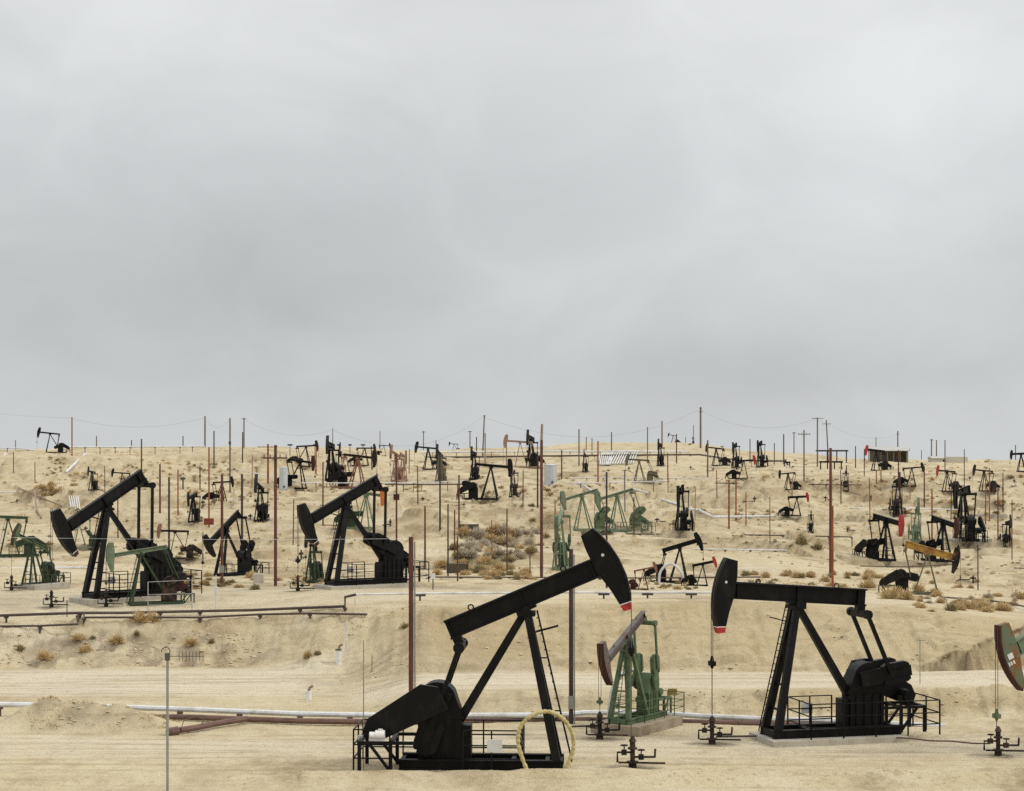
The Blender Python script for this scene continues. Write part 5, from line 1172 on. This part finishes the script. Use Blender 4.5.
def tufts(seed):
    g = np.random.default_rng(seed); m = MB()
    for (k, px0, px1, Y0, Y1, hh, thr) in [(1500,-60,1090,172,235,.28,.1),(3200,-60,1090,235,330,.34,.08),(4200,-60,1090,330,560,.45,.05),(260,-60,420,143,149,.22,.1),(240,400,1090,118,144,.16,.25),(200,30,180,111.5,116,.18,.0),(160,-60,1090,94,97,.10,.1)]:
        px = g.uniform(px0, px1, k); Y = g.uniform(Y0, Y1, k); x = (px-CX)*Y/F
        keep = fbm(x/14, Y/9, 95, 3)+.25*fbm(x/3, Y/3, 96, 2) > thr
        x, Y = x[keep], Y[keep]; z = height(x, Y)
        for a, b, c in zip(x, Y, z):
            for j in range(7):
                an = g.uniform(0,6.28); l = hh*g.uniform(.5,1.3); dx, dy = math.cos(an)*l*.8, math.sin(an)*l*.8; s = hh*.13
                ox, oy = g.uniform(-.5,.5)*hh*2, g.uniform(-.5,.5)*hh*2
                m.add([(a+ox-s,b+oy,c-.02),(a+ox+s,b+oy,c-.02),(a+ox+dx,b+oy+dy,c+l*g.uniform(.4,1))],[(0,1,2)])
    me = bpy.data.meshes.new('dry_grass'); me.from_pydata(m.v, [], m.f); me.materials.append(TUFT); o = bpy.data.objects.new('dry_grass', me); COL.objects.link(o)
    tag(o, 'thin dry grass and weeds in patches over the slopes', None, None, 'stuff')
TUFT = blade_mat('dry_tuft', (.56,.41,.21), (.38,.27,.13))
tufts(9)

# small gear dotting the far field: valve posts, short thin stakes
rg = random.Random(31)
def valve_post(px, py):
    b = foot(px, py); h = rg.uniform(.6, 1.2); t = root('valve_post', b, rg.uniform(0,180), 1, 'small dark valve post dotted over the far field', 'valve post', 'valve posts over the far field')
    MB().tube([(0,0,-.3),(0,0,h)], .09, 7).build('riser', OLDBLACK, t); MB().box(-.32,.32,-.14,.14,h*.5,h*.75).build('valve', OLDBLACK, t); MB().tube([(.3,0,.25),(1.6,0,.2),(1.6,.9,.12)], .07, 6).build('flow_line', DARKPIPE, t)
VP = [(20,505),(27,545),(88,533),(150,500),(205,505),(238,497),(250,520),(280,512),(312,470),(322,500),(345,538),(384,486),(392,528),(410,470),(420,500),(446,470),(462,505),(500,512),(518,495),(528,480),(548,495),(572,470),(590,505),(606,470),(628,470),(642,505),(654,522),(670,485),(690,470),(704,500),(715,470),(722,510),(757,505),(768,480),(790,470),(812,475),(826,500),(845,480),(850,530),(858,510),(872,500),(885,487),(912,480),(918,500),(935,485),(952,512),(972,480),(978,500),(995,490),(1008,525),(1015,485),(985,550),(975,585),(765,545),(700,545),(640,560),(590,565),(380,560),(300,560),(190,575)]
for (px, py) in VP[::2]: valve_post(px+rg.uniform(-3,3), py+rg.uniform(-2,2))
THIN = [(35,462,482,'near the bank pipes'),(105,466,500,'behind the raised beam'),(118,497,535,'behind the black legs'),(186,500,541,'beside the steep-beamed pumpjack'),(252,455,487,'near the crossarm poles'),(293,499,545,'before the head-down beam'),(316,447,474,'by the white tank'),(350,520,571,'inside the head-down pumpjack'),(372,446,470,'by the oval black head'),(409,449,474,'beyond the rusty pair'),(418,466,505,'before the olive end-on unit'),(470,497,545,'over the scrub'),(492,520,560,'over the grey thicket'),(523,470,505,'near the end-on small unit'),(555,500,540,'beside the pale green group'),(572,455,488,'by the round white tank'),(586,437,452,'at the pipeline'),(625,470,512,'before the pipe banks'),(634,497,536,'at the green railing'),(653,487,527,'before the black rear-view unit'),(668,453,482,'below the end-on ridge unit'),(695,488,520,'on the bare slope top'),(717,470,500,'near the bench edge'),(756,472,503,'below the red-headed unit'),(770,497,545,'on the bare slope'),(792,478,498,'over the lone red-headed unit'),(841,470,505,'past the thick rust pole'),(850,500,552,'before the black trio'),(870,478,520,'past the short orange posts'),(910,468,500,'above the pale green unit'),(951,480,520,'beside the tiered unit'),(972,462,488,'over the tiered unit'),(998,488,540,'by the white slab'),(1012,500,560,'near the picture edge bushes'),(978,545,590,'on the bank past the tiered unit')]
for (px, top, base, where) in THIN[::2]+THIN[1::4]: pole(px, top, base, rg.uniform(.9,1.5), rg.choice([RUSTPOLE,DARKPOLE,ORANGEPOLE,RUSTPOLE,PINKRUST]), 'thin plain stake-like pole '+where, lean=rg.uniform(-.8,.8))

for args in [
  ([P(715,483,372),P(790,484,372),P(862,485,370)], .1, DARKPIPE, 'thin dark pipe lying along the bench edge past the T pole', [(x,0) for x in range(730,862,30)]),
  ([P(-20,492,392),P(40,492.5,392),P(116,491,394)], .12, WHITEPIPE, 'pale pipe crossing the foot of the bank above the fallen brown pipes', [(x,0) for x in range(0,116,24)]),
  ([P(405,513,330),P(470,514,330),P(536,513,332)], .11, WHITEPIPE, 'pale pipe crossing the slope above the grey scrub thicket', [(x,0) for x in range(415,536,28)]),
  ([P(640,548,246),P(700,549,246),P(826,551,246)], .09, WHITEPIPE, 'pale pipe low on the slope behind the level black beam', [(x,0) for x in range(650,826,32)]),
  ([P(850,508,345),P(930,509,345),P(1034,512,345)], .12, WHITEPIPE, 'pale pipe crossing the far field behind the yellow beam group', [(x,0) for x in range(860,1034,28)]),
]: pipe(args[0], args[1], args[2], args[3], sup=args[4])
for (px, by, sy, yaw, tilt, mt, hd, lab) in [
  (428,470,449,200,5,DUSTY,DUSTY,'dark pumpjack on the far slope between the rusty pair and the olive one'),
  (585,472,455,262,6,OLDBLACK,OLDBLACK,'small dark pumpjack end-on before the pipe banks on the far ridge'),
  (716,466,449,195,6,DUSTY,OLDBLACK,'small dark pumpjack near the end of the big dark pipeline'),
  (788,492,476,200,-5,DUSTY,DUSTY,'small dark pumpjack below the wooden T pole on the bench'),
  (846,492,473,262,5,OLDBLACK,REDRUST,'small pumpjack end-on past the thick rust pole, reddish head'),
  (912,487,469,340,5,DUSTY,DUSTY,'small dark pumpjack near the short orange posts'),
  (984,492,472,200,5,OLDBLACK,OLDBLACK,'small dark pumpjack beyond the two orange poles'),
  (1008,548,523,265,5,DUSTY,DUSTY,'dark pumpjack end-on near the picture edge behind dry bushes'),
  (222,503,483,340,4,DUSTY,DUSTY,'small dark pumpjack on the bank behind the rust-red pole'),
  (92,492,474,262,5,DUSTY,DUSTY,'small dark pumpjack end-on above the raised black beam head'),
]: place(px, by, sy, yaw, tilt, lab, d=0, main=mt, head=hd, slim=.75, rear=2)

# oil stains doubling as painted contact shade, and gully soil on the ground
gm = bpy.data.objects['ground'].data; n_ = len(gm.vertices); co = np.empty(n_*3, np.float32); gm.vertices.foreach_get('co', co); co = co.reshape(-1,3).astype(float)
st = np.zeros((n_,4), np.float32); st[:,1] = np.maximum(gully(co[:,0], co[:,1]), scarp_mask(co[:,0], co[:,1])); st[:,2] = track_mask(co[:,0], co[:,1])
for (x,y,a,b_,yw,k) in STAIN_SHADE:
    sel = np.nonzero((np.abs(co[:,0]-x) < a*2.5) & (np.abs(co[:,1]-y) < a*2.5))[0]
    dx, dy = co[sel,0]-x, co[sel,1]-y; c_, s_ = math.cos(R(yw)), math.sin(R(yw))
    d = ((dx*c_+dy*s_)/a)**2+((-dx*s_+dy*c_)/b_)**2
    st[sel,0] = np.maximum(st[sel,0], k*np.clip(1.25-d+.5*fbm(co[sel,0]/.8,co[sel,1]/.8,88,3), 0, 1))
at = gm.attributes.new('stain_shade','FLOAT_COLOR','POINT'); at.data.foreach_set('color', st.ravel())
